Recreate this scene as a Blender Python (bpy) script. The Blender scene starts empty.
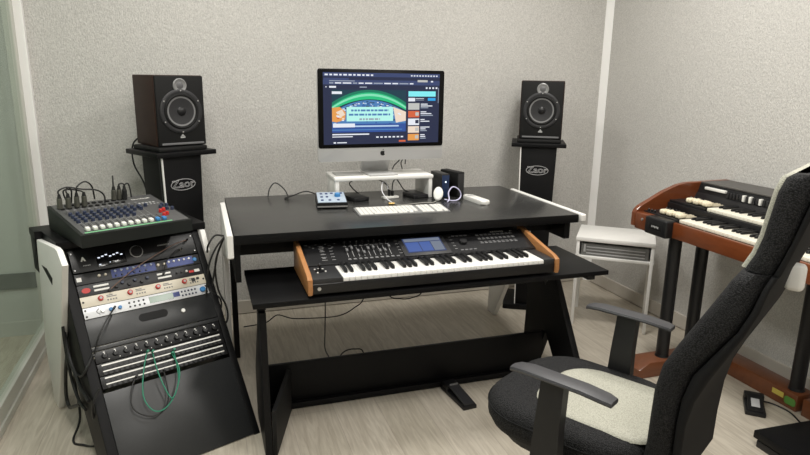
import bpy, bmesh, math, random
from mathutils import Vector, Matrix, Euler
random.seed(7)
SC = bpy.context.scene
COL = SC.collection
PI = math.pi

# ------------------------------------------------------------------ camera, world, lights, exposure
CAM = (-0.106956, -2.380183, 1.398370)
YAW, PITCH, ROLL, FPX = 0.323542, 0.237659, 0.0155365, 617.33
cd = bpy.data.cameras.new('camera'); cam = bpy.data.objects.new('camera', cd); COL.objects.link(cam)
cy, sy, cp, sp = math.cos(YAW), math.sin(YAW), math.cos(PITCH), math.sin(PITCH)
fwd = Vector((sy*cp, cy*cp, -sp)); r0 = Vector((cy, -sy, 0)); u0 = r0.cross(fwd)
rt = r0*math.cos(ROLL) + u0*math.sin(ROLL); up = -r0*math.sin(ROLL) + u0*math.cos(ROLL)
cam.matrix_world = Matrix(((rt.x, up.x, -fwd.x, CAM[0]), (rt.y, up.y, -fwd.y, CAM[1]), (rt.z, up.z, -fwd.z, CAM[2]), (0, 0, 0, 1)))
cd.sensor_fit = 'HORIZONTAL'; cd.sensor_width = 36.0; cd.lens = FPX*36/810; cd.clip_start = 0.02
SC.camera = cam

w = bpy.data.worlds.new('world'); SC.world = w; w.use_nodes = True
w.node_tree.nodes['Background'].inputs[0].default_value = (0.9, 0.95, 1.0, 1)
w.node_tree.nodes['Background'].inputs[1].default_value = 0.03

def area(name, loc, sx, sy_, power, col=(1, 0.97, 0.92), rot=(0, 0, 0)):
    l = bpy.data.lights.new(name, 'AREA'); l.shape = 'RECTANGLE'; l.size = sx; l.size_y = sy_
    l.energy = power; l.color = col
    o = bpy.data.objects.new(name, l); COL.objects.link(o); o.location = loc; o.rotation_euler = rot
    return o
area('ceiling_panel_light', (-0.05, 0.35, 2.56), 0.3, 0.3, 12)
area('ceiling_panel_light', (1.55, 0.1, 2.56), 0.3, 0.3, 20)
area('ceiling_panel_light', (-0.25, -0.95, 2.56), 0.4, 0.4, 22)
area('ceiling_panel_light', (1.3, -1.2, 2.56), 0.4, 0.4, 21)
area('ceiling_panel_light', (0.6, -2.6, 2.56), 0.5, 0.5, 18)
area('corridor_fill', (-1.7, -0.2, 2.5), 0.5, 1.6, 12, (1, 1, 0.98))  # added unseen fill that brightens what shows through the glass partition

SC.view_settings.view_transform = 'Standard'; SC.view_settings.look = 'None'
SC.view_settings.gamma = 1; SC.view_settings.use_curve_mapping = False
SC.view_settings.exposure = 0.09

# ------------------------------------------------------------------ materials
def mat(name, col, rough=0.5, metal=0.0, spec=0.5, noise=None, bump=None, coat=0.0):
    m = bpy.data.materials.new(name); m.use_nodes = True
    nt = m.node_tree; b = nt.nodes['Principled BSDF']
    b.inputs['Base Color'].default_value = (*col, 1); b.inputs['Roughness'].default_value = rough
    b.inputs['Metallic'].default_value = metal; b.inputs['Specular IOR Level'].default_value = spec
    b.inputs['Coat Weight'].default_value = coat
    tc = nt.nodes.new('ShaderNodeTexCoord')
    if noise:                                   # (scale, strength) colour mottling belonging to the surface
        n = nt.nodes.new('ShaderNodeTexNoise'); n.inputs['Scale'].default_value = noise[0]; n.inputs['Detail'].default_value = 4
        nt.links.new(tc.outputs['Object'], n.inputs['Vector'])
        mx = nt.nodes.new('ShaderNodeMix'); mx.data_type = 'RGBA'
        mx.inputs['A'].default_value = (*[c*(1-noise[1]) for c in col], 1); mx.inputs['B'].default_value = (*[min(1, c*(1+noise[1])) for c in col], 1)
        nt.links.new(n.outputs['Fac'], mx.inputs['Factor']); nt.links.new(mx.outputs['Result'], b.inputs['Base Color'])
    if bump:                                    # (scale, strength, distance[, stretch])
        n2 = nt.nodes.new('ShaderNodeTexNoise'); n2.inputs['Scale'].default_value = bump[0]; n2.inputs['Detail'].default_value = 3
        mp = nt.nodes.new('ShaderNodeMapping')
        if len(bump) > 3: mp.inputs['Scale'].default_value = bump[3]
        nt.links.new(tc.outputs['Object'], mp.inputs['Vector']); nt.links.new(mp.outputs['Vector'], n2.inputs['Vector'])
        bp = nt.nodes.new('ShaderNodeBump'); bp.inputs['Strength'].default_value = bump[1]; bp.inputs['Distance'].default_value = bump[2]
        nt.links.new(n2.outputs['Fac'], bp.inputs['Height']); nt.links.new(bp.outputs['Normal'], b.inputs['Normal'])
    return m

def emis(name, col, s):
    m = bpy.data.materials.new(name); m.use_nodes = True; nt = m.node_tree
    b = nt.nodes['Principled BSDF']; b.inputs['Base Color'].default_value = (0.01, 0.01, 0.01, 1)
    b.inputs['Roughness'].default_value = 0.3; b.inputs['Specular IOR Level'].default_value = 0.12
    b.inputs['Emission Color'].default_value = (*col, 1); b.inputs['Emission Strength'].default_value = s
    return m

def wood(name, c1, c2, scale, stretch, rough=0.4, coat=0.0):
    m = mat(name, c1, rough, coat=coat); nt = m.node_tree; b = nt.nodes['Principled BSDF']
    tc = nt.nodes.new('ShaderNodeTexCoord'); mp = nt.nodes.new('ShaderNodeMapping'); mp.inputs['Scale'].default_value = stretch
    n = nt.nodes.new('ShaderNodeTexNoise'); n.inputs['Scale'].default_value = scale; n.inputs['Detail'].default_value = 6; n.inputs['Distortion'].default_value = 0.6
    mx = nt.nodes.new('ShaderNodeMix'); mx.data_type = 'RGBA'; mx.inputs['A'].default_value = (*c1, 1); mx.inputs['B'].default_value = (*c2, 1)
    nt.links.new(tc.outputs['Object'], mp.inputs['Vector']); nt.links.new(mp.outputs['Vector'], n.inputs['Vector'])
    nt.links.new(n.outputs['Fac'], mx.inputs['Factor']); nt.links.new(mx.outputs['Result'], b.inputs['Base Color'])
    return m

def floor_material():
    m = mat('floor_planks', (0.5, 0.45, 0.4), 0.42); nt = m.node_tree; b = nt.nodes['Principled BSDF']; L = nt.links.new
    tc = nt.nodes.new('ShaderNodeTexCoord')
    mp = nt.nodes.new('ShaderNodeMapping'); mp.inputs['Rotation'].default_value = (0, 0, PI/2)
    L(tc.outputs['Object'], mp.inputs['Vector'])
    br = nt.nodes.new('ShaderNodeTexBrick'); br.inputs['Scale'].default_value = 1.0
    br.inputs['Brick Width'].default_value = 1.2; br.inputs['Row Height'].default_value = 0.19; br.inputs['Mortar Size'].default_value = 0.0012
    br.inputs['Color1'].default_value = (0.50, 0.455, 0.375, 1); br.inputs['Color2'].default_value = (0.56, 0.51, 0.43, 1)
    br.inputs['Mortar'].default_value = (0.40, 0.35, 0.30, 1); br.offset = 0.37
    L(mp.outputs['Vector'], br.inputs['Vector'])
    mp2 = nt.nodes.new('ShaderNodeMapping'); mp2.inputs['Scale'].default_value = (14, 1.3, 1)
    L(tc.outputs['Object'], mp2.inputs['Vector'])
    n = nt.nodes.new('ShaderNodeTexNoise'); n.inputs['Scale'].default_value = 3.0; n.inputs['Detail'].default_value = 7; n.inputs['Distortion'].default_value = 1.6
    L(mp2.outputs['Vector'], n.inputs['Vector'])
    cr = nt.nodes.new('ShaderNodeValToRGB'); cr.color_ramp.elements[0].position = 0.35; cr.color_ramp.elements[0].color = (0.80, 0.78, 0.76, 1)
    cr.color_ramp.elements[1].position = 0.65; cr.color_ramp.elements[1].color = (1.05, 1.05, 1.05, 1)
    L(n.outputs['Fac'], cr.inputs['Fac'])
    mx = nt.nodes.new('ShaderNodeMix'); mx.data_type = 'RGBA'; mx.blend_type = 'MULTIPLY'; mx.inputs['Factor'].default_value = 1
    L(br.outputs['Color'], mx.inputs['A']); L(cr.outputs['Color'], mx.inputs['B']); L(mx.outputs['Result'], b.inputs['Base Color'])
    bp = nt.nodes.new('ShaderNodeBump'); bp.inputs['Strength'].default_value = 0.15; bp.inputs['Distance'].default_value = 0.002
    L(n.outputs['Fac'], bp.inputs['Height']); L(bp.outputs['Normal'], b.inputs['Normal'])
    return m

def glass_material():
    m = bpy.data.materials.new('partition_glass'); m.use_nodes = True; nt = m.node_tree
    for n in list(nt.nodes):
        if n.type != 'OUTPUT_MATERIAL': nt.nodes.remove(n)
    out = [n for n in nt.nodes if n.type == 'OUTPUT_MATERIAL'][0]
    t = nt.nodes.new('ShaderNodeBsdfTransparent'); t.inputs[0].default_value = (0.86, 0.895, 0.865, 1)
    g = nt.nodes.new('ShaderNodeBsdfGlossy'); g.inputs['Roughness'].default_value = 0.03; g.inputs['Color'].default_value = (0.9, 0.95, 0.92, 1)
    mx = nt.nodes.new("ShaderNodeMixShader")
    mx.inputs[0].default_value = 0.10; nt.links.new(t.outputs[0], mx.inputs[1]); nt.links.new(g.outputs[0], mx.inputs[2])
    nt.links.new(mx.outputs[0], out.inputs[0])
    return m

M = {}
M['wall'] = mat('wallpaper', (0.595, 0.58, 0.55), 0.6, noise=(170, 0.42), bump=(115, 0.85, 0.006, (1.7, 1.7, 0.7)))
M['ceil'] = mat('ceiling_paint', (0.80, 0.79, 0.77), 0.8)
M['base'] = mat('baseboard_vinyl', (0.58, 0.54, 0.48), 0.4, noise=(12, 0.08))
M['trim'] = mat('white_trim', (0.95, 0.94, 0.92), 0.35)
M['alu'] = mat('grey_aluminium_frame', (0.56, 0.56, 0.51), 0.4, 0.1)
M['floor'] = floor_material(); M['glass'] = glass_material()
M['corr'] = mat('corridor_paint', (0.55, 0.57, 0.535), 0.7)
M['corrdark'] = mat('corridor_dark_band', (0.10, 0.115, 0.10), 0.5)
M['black'] = mat('black_laminate', (0.005, 0.005, 0.0055), 0.45, spec=0.18, noise=(90, 0.15))
M['desktop'] = mat('black_desktop_laminate', (0.030, 0.030, 0.029), 0.27, spec=0.6, noise=(140, 0.15))
M['blackpl'] = mat('black_plastic', (0.010, 0.010, 0.011), 0.4, spec=0.4)
M['blackmatte'] = mat('matte_black', (0.006, 0.006, 0.006), 0.65, spec=0.3)
M['dgrey'] = mat('dark_grey_metal', (0.030, 0.030, 0.032), 0.45, 0.1, spec=0.4)
M['grey'] = mat('grey_plastic', (0.16, 0.16, 0.165), 0.45)
M['lgrey'] = mat('light_grey_plastic', (0.45, 0.45, 0.45), 0.4)
M['white'] = mat('white_laminate', (0.86, 0.85, 0.82), 0.35)
M['whitepl'] = mat('white_plastic', (0.85, 0.84, 0.80), 0.35)
M['silver'] = mat('silver_metal', (0.62, 0.62, 0.62), 0.32, 0.85)
M['imac'] = mat('brushed_aluminium', (0.62, 0.62, 0.62), 0.42, 0.35)
M['chrome'] = mat('chrome', (0.8, 0.8, 0.8), 0.15, 1.0)
M['ivory'] = mat('ivory_keys', (0.86, 0.82, 0.70), 0.3)
M['keyw'] = mat('white_keys', (0.86, 0.85, 0.82), 0.28)
M['cream'] = mat('cream_drawbars', (0.80, 0.72, 0.54), 0.35)
M['red'] = mat('red_knobs', (0.55, 0.03, 0.025), 0.35)
M['blue'] = mat('blue_knobs', (0.05, 0.22, 0.50), 0.35)
M['navy'] = mat('navy_knobs', (0.028, 0.038, 0.075), 0.4)
M['bluepanel'] = mat('blue_anodised_panel', (.020, .036, .15), .35, 0.2)
M['creampanel'] = mat('cream_front_panel', (0.72, 0.66, 0.54), 0.4)
M['whitepanel'] = mat('silver_white_front_panel', (0.72, 0.73, 0.75), 0.35, 0.1)
M['lcd'] = mat('grey_green_display', (0.18, 0.26, 0.20), 0.25)
M['green'] = mat('green_cable', (0.02, 0.22, 0.13), 0.45)
M['greenstrip'] = mat('green_strip', (0.16, 0.45, 0.22), 0.4)
M['orange'] = mat('copper_orange_cable', (0.20, 0.12, 0.09), 0.5)
M['cable'] = mat('black_rubber_cable', (0.012, 0.012, 0.012), 0.5)
M['whitecable'] = mat('white_cable', (0.75, 0.75, 0.78), 0.4)
M['brass'] = mat('brass', (0.70, 0.48, 0.18), 0.3, 0.9)
M['spkwood'] = wood('dark_walnut_veneer', (0.024, 0.011, 0.008), (0.044, 0.021, 0.015), 6, (1, 1, 6), 0.55)
M['spkwood'].node_tree.nodes['Principled BSDF'].inputs['Specular IOR Level'].default_value = 0.25
M['cheek'] = wood('honey_wood', (0.34, 0.14, 0.048), (0.52, 0.25, 0.095), 9, (2, 1, 8), 0.4)
M['organwood'] = wood('red_brown_organ_wood', (0.125, 0.030, 0.009), (0.22, 0.060, 0.018), 8, (2, 1, 8), 0.3, 0.3)
M['standwood'] = wood('red_brown_stand_wood', (0.11, 0.034, 0.013), (0.20, 0.066, 0.024), 8, (1, 4, 4), 0.35, 0.2)
M['cone'] = mat('grey_woven_cone', (0.24, 0.24, 0.245), 0.35, 0.3, bump=(90, 0.4, 0.002))
M['mesh'] = mat('black_mesh_fabric', (0.020, 0.020, 0.021), 0.8, spec=0.3)
M['shell'] = mat('black_smooth_fabric', (0.009, 0.009, 0.0095), 0.75, spec=0.2)
M['seatc'] = mat('cream_mesh_fabric', (0.52, 0.51, 0.43), 0.85, spec=0.2)
M['armpl'] = mat('grey_black_armrest_plastic', (0.045, 0.045, 0.05), 0.42)
M['jackgrey'] = mat('jack_grey_metal', (.12, .12, .10), .4, .4)
M['rackpanel'] = mat('charcoal_rack_panel', (0.022, 0.023, 0.024), 0.38, noise=(120, 0.2))
M['yellow'] = mat('yellow_sticker', (0.62, 0.50, 0.10), 0.5)
M['gsticker'] = mat('green_sticker', (0.10, 0.26, 0.05), 0.5)

def mesh_weave(m, s, strength, lo, hi):
    nt = m.node_tree; b = nt.nodes['Principled BSDF']; tc = nt.nodes.new('ShaderNodeTexCoord')
    v = nt.nodes.new('ShaderNodeTexVoronoi'); v.inputs['Scale'].default_value = s
    nt.links.new(tc.outputs['Object'], v.inputs['Vector'])
    cr = nt.nodes.new('ShaderNodeValToRGB'); cr.color_ramp.elements[0].color = (*hi, 1); cr.color_ramp.elements[1].color = (*lo, 1); cr.color_ramp.elements[1].position = 0.7
    nt.links.new(v.outputs['Distance'], cr.inputs['Fac']); nt.links.new(cr.outputs['Color'], b.inputs['Base Color'])
    bp = nt.nodes.new('ShaderNodeBump'); bp.inputs['Strength'].default_value = strength; bp.inputs['Distance'].default_value = 0.003; bp.invert = True
    nt.links.new(v.outputs['Distance'], bp.inputs['Height']); nt.links.new(bp.outputs['Normal'], b.inputs['Normal'])
mesh_weave(M['mesh'], 300, 0.6, (0.003, 0.003, 0.0035), (0.036, 0.036, 0.038))
mesh_weave(M['seatc'], 300, 0.4, (0.36, 0.355, 0.30), (0.56, 0.55, 0.47))

# ------------------------------------------------------------------ mesh helpers
class MB:
    def __init__(s): s.bm = bmesh.new(); s.mi = 0
    def _fin(s, vs, fs, T):
        if T is not None:
            for v in vs: v.co = T @ v.co
        for f in fs: f.material_index = s.mi
    def box(s, lo, hi, bev=0.0, seg=2, T=None):
        xs, ys, zs = zip(lo, hi)
        vs = [s.bm.verts.new((x, y, z)) for z in zs for y in ys for x in xs]
        ix = [(0, 2, 3, 1), (4, 5, 7, 6), (0, 1, 5, 4), (2, 6, 7, 3), (0, 4, 6, 2), (1, 3, 7, 5)]
        fs = [s.bm.faces.new([vs[i] for i in q]) for q in ix]; s._fin(vs, fs, T)
        if bev > 0:
            es = list({e for f in fs for e in f.edges})
            bmesh.ops.bevel(s.bm, geom=es, offset=bev, segments=seg, affect='EDGES', clamp_overlap=True, profile=0.5)
        return s
    def prism(s, pts, plane, a, b, bev=0.0, seg=2, T=None):
        def P(p, h):
            return {'xy': (p[0], p[1], h), 'yz': (h, p[0], p[1]), 'xz': (p[0], h, p[1])}[plane]
        A = [s.bm.verts.new(P(p, a)) for p in pts]; B = [s.bm.verts.new(P(p, b)) for p in pts]
        fs = [s.bm.faces.new(A[::-1]), s.bm.faces.new(B)]
        n = len(pts)
        for i in range(n): fs.append(s.bm.faces.new((A[i], A[(i+1) % n], B[(i+1) % n], B[i])))
        s._fin(A+B, fs, T)
        if bev > 0:
            es = list({e for f in fs[:2] for e in f.edges})
            bmesh.ops.bevel(s.bm, geom=es, offset=bev, segments=seg, affect='EDGES', clamp_overlap=True, profile=0.5)
        return s
    def rings(s, rs, cap=True, closed=True):
        V = [[s.bm.verts.new(p) for p in r] for r in rs]; fs = []
        n = len(rs[0]); m = n if closed else n-1
        for a, b in zip(V, V[1:]):
            for i in range(m): fs.append(s.bm.faces.new((a[i], a[(i+1) % n], b[(i+1) % n], b[i])))
        if cap: fs.append(s.bm.faces.new(V[0][::-1])); fs.append(s.bm.faces.new(V[-1]))
        s._fin([], fs, None); return s
    def lathe(s, prof, T=None, n=24, cap=True):
        rs = []
        for r, z in prof:
            ring = [Vector((r*math.cos(2*PI*i/n), r*math.sin(2*PI*i/n), z)) for i in range(n)]
            rs.append([T @ p for p in ring] if T is not None else ring)
        return s.rings(rs, cap)
    def cyl(s, p0, p1, r, n=16, r2=None, bev=0.0):
        p0, p1 = Vector(p0), Vector(p1); d = p1-p0; h = d.length
        T = Matrix.Translation(p0) @ d.to_track_quat('Z', 'Y').to_matrix().to_4x4(); r2 = r if r2 is None else r2
        if bev: pr = [(r-bev, 0), (r, bev), (r2, h-bev), (r2-bev, h)]
        else: pr = [(r, 0), (r2, h)]
        return s.lathe(pr, T, n)
    def tube(s, pts, r, n=8, sub=6, smooth=True):
        P = [Vector(p) for p in pts]
        if smooth and len(P) > 2:
            Q = []; E = [2*P[0]-P[1]] + P + [2*P[-1]-P[-2]]
            for i in range(1, len(E)-2):
                for k in range(sub):
                    t = k/sub; a, b, c, d = E[i-1], E[i], E[i+1], E[i+2]
                    Q.append(0.5*((2*b)+(c-a)*t+(2*a-5*b+4*c-d)*t*t+(3*b-a-3*c+d)*t**3))
            Q.append(P[-1]); P = Q
        rs = []; nrm = None
        for i, p in enumerate(P):
            d = (P[min(i+1, len(P)-1)]-P[max(i-1, 0)])
            d = d.normalized() if d.length > 1e-9 else Vector((0, 0, 1))
            if nrm is None: nrm = d.orthogonal().normalized()
            nrm = (nrm - d*nrm.dot(d)); nrm = nrm.normalized() if nrm.length > 1e-6 else d.orthogonal().normalized()
            bn = d.cross(nrm)
            rs.append([p + r*(nrm*math.cos(2*PI*k/n)+bn*math.sin(2*PI*k/n)) for k in range(n)])
        return s.rings(rs)
    def build(s, name, m, parent=None, loc=None, rot=None, smooth=True, angle=35):
        bmesh.ops.recalc_face_normals(s.bm, faces=s.bm.faces[:])
        me = bpy.data.meshes.new(name); s.bm.to_mesh(me); s.bm.free()
        for x in (m if isinstance(m, (list, tuple)) else [m]): me.materials.append(x)
        if smooth:
            me.polygons.foreach_set('use_smooth', [True]*len(me.polygons)); me.set_sharp_from_angle(angle=math.radians(angle))
        o = bpy.data.objects.new(name, me); COL.objects.link(o)
        if parent is not None: o.parent = parent
        if loc is not None: o.location = loc
        if rot is not None: o.rotation_euler = rot
        return o

def tag(o, label=None, cat=None, group=None, kind=None):
    if label: o['label'] = label
    if cat: o['category'] = cat
    if group: o['group'] = group
    if kind: o['kind'] = kind
    return o
def thing(name, label, cat, loc=(0, 0, 0), rot=(0, 0, 0), group=None):
    o = bpy.data.objects.new(name, None); COL.objects.link(o); o.location = loc; o.rotation_euler = rot
    o.empty_display_size = 0.05
    return tag(o, label, cat, group)
def rep(o, loc, rot=None):
    c = o.copy(); COL.objects.link(c); c.location = loc
    if rot is not None: c.rotation_euler = rot
    for ch in o.children:
        d = ch.copy(); COL.objects.link(d); d.parent = c
    return c
def struct(o): o['kind'] = 'structure'; return o
def text(name, s, size, m, parent, loc, rot, outline=0.0, extrude=0.0004, align='CENTER', sx=1.0):
    cu = bpy.data.curves.new(name, 'FONT'); cu.body = s; cu.size = size; cu.align_x = align; cu.align_y = 'CENTER'
    if outline > 0: cu.fill_mode = 'NONE'; cu.bevel_depth = outline; cu.bevel_resolution = 1
    else: cu.extrude = extrude
    cu.resolution_u = 4
    t = bpy.data.objects.new(name, cu); COL.objects.link(t)
    dg = bpy.context.evaluated_depsgraph_get(); me = bpy.data.meshes.new_from_object(t.evaluated_get(dg))
    bpy.data.objects.remove(t); me.materials.clear(); me.materials.append(m)
    o = bpy.data.objects.new(name, me); COL.objects.link(o); o.parent = parent; o.location = loc; o.rotation_euler = rot; o.scale = (sx, 1, 1)
    return o
def rrect(w_, d, r, n=6):
    out = []
    for cx, cy_, a0 in ((w_/2-r, d/2-r, 0), (-w_/2+r, d/2-r, PI/2), (-w_/2+r, -d/2+r, PI), (w_/2-r, -d/2+r, 1.5*PI)):
        for i in range(n+1):
            a = a0 + PI/2*i/n; out.append((cx+r*math.cos(a), cy_+r*math.sin(a)))
    return out
FACE = (PI/2, 0, 0)      # text that lies in XY turned to stand and face -y
def cable(name, pts, r, m, label, cat='cable', group=None):
    return tag(MB().tube(pts, r).build(name, m), label, cat, group)

# ------------------------------------------------------------------ the room
XL, XR_, YB, YF, ZC = -0.93, 2.51, 1.25, -3.4, 2.6
struct(MB().box((-2.6, YF-.1, -.1), (XR_+.1, YB+.1, 0)).build('floor', M['floor'], smooth=False))
struct(MB().box((-2.6, YF-.1, ZC), (XR_+.1, YB+.1, ZC+.1)).build('ceiling', M['ceil'], smooth=False))
struct(MB().box((-.9, YB, 0), (XR_+.1, YB+.1, ZC)).build('wall_back', M['wall'], smooth=False))
struct(MB().box((XR_, YF, 0), (XR_+.1, YB, ZC)).build('wall_right', M['wall'], smooth=False))
struct(MB().box((-2.6, YF-.1, 0), (XR_+.1, YF, ZC)).build('wall_front', M['wall'], smooth=False))
struct(MB().box((-2.6, YB, 0), (-.9, YB+.1, ZC)).build('wall_corridor', M['corr'], smooth=False))
struct(MB().box((-2.7, YF, 0), (-2.6, YB, ZC)).build('wall_left', M['corr'], smooth=False))
struct(MB().box((-2.6, YB-.012, .27), (-.97, YB, .355)).build('dark_band_corridor', M['corrdark'], smooth=False))  # plain dark band across the wall beyond the glass, above floor level
struct(MB().box((-.89, YB-.014, .004), (XR_-.05, YB, .085), .002).build('baseboard_back', M['base'], smooth=False))
struct(MB().box((XR_-.014, YF, .004), (XR_, YB-.05, .085), .002).build('baseboard_right', M['base'], smooth=False))
struct(MB().prism([(XR_-.036, YB), (XR_-.028, YB-.010), (XR_-.010, YB-.028), (XR_, YB-.036), (XR_, YB)], 'xy', 0, ZC).build('trim_1', M['trim'], smooth=False))
# glass partition on the left
struct(MB().box((XL-.012, YF, .09), (XL, YB-.06, ZC)).build('window_1', M['glass'], smooth=False))
struct(MB().box((XL-.04, YF, 0), (XL+.02, YB-.05, .035), .003).box((XL-.03, YF, .035), (XL+.012, YB-.05, .10), .003).build('trim_2', M['alu'], smooth=False))
struct(MB().box((XL-.035, YB-.075, 0), (XL+.008, YB-.035, ZC), .003).build('trim_3', M['alu'], smooth=False))
struct(MB().box((XL-.035, YB-.035, 0), (XL+.045, YB, ZC), .003).build('trim_4', M['trim'], smooth=False))

# ------------------------------------------------------------------ studio desk
W, D, H = 1.535, 0.80, 0.80
desk = thing('studio_desk', 'wide black studio desk with white side panels, keyboard tray and slanted black legs', 'desk', (W/2, .35, 0))
DX, DY = -W/2, -.35
def dk(mb, name, m): return mb.build(name, m, desk, (DX, DY, 0))
dt = dk(MB().box((0, 0, .762), (W, D, H), .002), 'desktop', [M['desktop'], M['black']])
for p_ in dt.data.polygons: p_.material_index = 0 if p_.normal.z > .5 else 1
dk(MB().box((.03, .135, .70), (W-.055, .15, .762)), 'apron', M['black']); dk(MB().box((.03, .60, .55), (W-.055, .62, .762)), 'rear_rail', M['black'])
ps = [(.10, .80), (.10, .725), (.30, .62), (.66, .0), (.78, .0), (.80, .60), (.70, .803)]
pf = [(-.015, .803), (-.015, .715), (.02, .70), (.62, .56), (.70, .0), (.80, .0), (.80, .60), (.66, .803)]
pr = [(-.010, .803), (-.015, .797), (-.015, .772), (.0, .766), (.40, .74), (.80, .0), (.89, .0), (.87, .60), (.68, .803)]
for x0, x1, pp in ((-.028, -.004, pf), (W+.004, W+.030, pr)):
    dk(MB().prism(pp, 'yz', x0, x1, .004), 'side_panel', M['white'])['label'] = 'white tapering side panel'
dk(MB().box((.0, .031, .60), (.022, .599, .762)), 'tray_rail', M['black']); dk(MB().box((W-.05, .031, .68), (W-.022, .599, .762)), 'tray_rail', M['black'])
dk(MB().box((.041, -.25, .587), (1.536, .17, .607), .0015), 'keyboard_tray', M['black'])
dk(MB().box((.06, -.20, .562), (.09, .16, .587)).box((1.47, -.20, .553), (1.505, .16, .587)).box((.09, -.19, .567), (1.47, -.17, .587)), 'tray_frame', M['blackpl'])
def legpoly():
    return [(-.12, .56), (-.285, .0), (.06, .0), (.16, .20), (.22, .20), (.42, .0), (.62, .0), (.30, .56)]
lpL = [(-.215, .56), (-.285, .0), (.055, .0), (.09, .20), (.20, .20), (.35, .56)]
lpR = [(.045, .56), (-.32, .0), (-.12, .0), (.05, .215), (.135, .0), (.26, .0), (.24, .36), (.35, .56)]
dk(MB().prism([(-.225, .56), (-.285, .0), (.055, .0), (.06, .22), (-.14, .50), (-.14, .56)], 'yz', .062, .088, .002), 'leg', M['black'])
dk(MB().prism(lpR, 'yz', 1.435, 1.465, .002), 'leg', M['black'])
dk(MB().box((.004, .63, .0), (.03, .70, .762), .002), 'rear_leg', M['black'])
dk(MB().box((.089, .07, .012), (1.434, .09, .205), .0015).box((.089, .045, .004), (1.434, .069, .03), .0015), 'cross_panel', M['black'])
dk(MB().prism([(.090, -.27), (.106, -.272), (.205, .045), (.19, .055)], 'xy', .0, .19, .001), 'corner_brace', M['blackmatte'])
for x, y, z in ((1.434, .07, .47), (1.434, .12, .14)):
    dk(MB().cyl((x, y, z), (x-.004, y, z), .007, 12), 'bolt', M['silver'])
dk(MB().cyl((.105, -.24, .055), (.109, -.2415, .055), .007, 12), 'bolt', M['silver'])
dk(MB().prism([(.04, .0), (.10, .0), (.07, -.10)], 'xz', 0, .006, 0, T=Matrix.Translation((1.335, .03, .56))), 'bracket', M['blackpl'])

# ------------------------------------------------------------------ keyboard workstation
kb = thing('synthesizer_keyboard', 'black synthesizer keyboard with honey wood cheeks and lit touch screen on the desk tray', 'keyboard', (.238, -.245, .607))
KW = 1.048
prof = [(.004, .012), (.0, .02), (.0, .050), (.003, .053), (.155, .053), (.158, .076), (.303, .126), (.316, .124), (.316, .012)]
MB().prism(prof, 'yz', .018, KW-.018, .0015).build('body', M['blackpl'], kb)
for x0, x1 in ((0, .0185), (KW-.0185, KW)):
    o = MB().prism([(-.006, .012), (-.012, .03), (-.008, .072), (.02, .082), (.315, .141), (.338, .137), (.338, .012)], 'yz', x0, x1, .004).build('wood_cheek', M['cheek'], kb); o['label'] = 'honey wood end cheek'
MB().box((.0190, .001, .052), (.1325, .156, .071), .002).build('key_block', M['dgrey'], kb); MB().box((.9815, .001, .052), (KW-.019, .156, .071), .002).build('key_block', M['dgrey'], kb)
MB().box((.1325, -.0005, .030), (.9815, .004, .054), .001).build('key_slip', M['blackpl'], kb)
KX0, NW = .134, 36; PW = .846/NW
wk = None
for i in range(NW):
    if wk is None:
        wk = MB().box((.0007, 0, 0), (PW-.0007, .15, .020), .0012).build('white_key', M['keyw'], kb, (KX0, .003, .049)); 
    else: rep(wk, (KX0+i*PW, .003, .049))
bk = None
for o_ in range(5):
    for p in (1, 2, 4, 5, 6):
        x = KX0 + (o_*7+p)*PW
        if bk is None: bk = MB().prism([(0, 0), (.004, .012), (.012, .0145), (.096, .0145), (.096, 0)], 'yz', -.0065, .0065, .0018).build('black_key', M['blackpl'], kb, (x, .056, .068))
        else: rep(bk, (x, .056, .068))
PT = math.atan2(.050, .145)
def kp(x, t, h=0.0): return (x, .158+.145*t-h*math.sin(PT), .0765+.050*t+h*math.cos(PT))
def kpart(mb, name, m, x, t, h=0.0): return mb.build(name, m, kb, kp(x, t, h), (PT, 0, 0))
kpart(MB().box((-.105, -.072, 0), (.105, .066, .004), .002), 'screen_bezel', M['dgrey'], .535, .52)
sm = MB(); sm.mi = 0; sm.box((-.085, -.052, .004), (.085, .050, .0052))
sm.mi = 1; sm.box((-.080, -.046, .0052), (-.022, .020, .0058)); sm.box((-.018, -.046, .0052), (.030, .020, .0058))
sm.mi = 2; sm.box((.034, -.046, .0052), (.080, .020, .0058)); sm.box((-.080, .026, .0052), (.080, .046, .0058))
kpart(sm, 'touch_screen', [emis('lcd_navy', (.06, .085, .20), .7), emis('lcd_blue', (.09, .16, .46), .75), emis('lcd_grey', (.24, .28, .36), .7)], .535, .52)
kn = kpart(MB().cyl((0, 0, 0), (0, 0, .014), .0065, 14, .0055, .001), 'knob', M['blackpl'], .20, .86)
for k in range(1, 8): rep(kn, kp(.20+k*.0255, .86))
mk = MB()
for k in range(8): mk.box((.20+k*.0255-.0008, -.0085, 0), (.20+k*.0255+.0008, -.0065, .0005))
kpart(mk, 'knob_markings', M['lgrey'], 0, .86)
sl = kpart(MB().box((-.0045, -.009, .001), (.0045, .009, .012), .002), 'slider_cap', M['grey'], .20, .50)
for k in range(1, 9): rep(sl, kp(.20+k*.0225, .46+.12*math.sin(k*1.7)))
tr = MB()
for k in range(9): tr.box((.1992+k*.0225, -.036, 0), (.2008+k*.0225, .032, .0005))
kpart(tr, 'slider_slots', M['lgrey'], 0, .47)
bt = kpart(MB().box((-.007, -.0035, 0), (.007, .0035, .0032), .001), 'button', M['grey'], .20, .12)
for k in range(1, 10): rep(bt, kp(.20+k*.0225, .12))
for r_ in range(3):
    for k in range(9): rep(bt, kp(.80+k*.0205, .82-.2*r_))
for k in range(4): rep(bt, kp(.10+.0, .25+k*.18))
kpart(MB().cyl((0, 0, 0), (0, 0, .012), .017, 24, .016, .001), 'value_dial', M['blackpl'], .715, .52)
for k in range(4): rep(bt, kp(.685+k*.02, .86))
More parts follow.
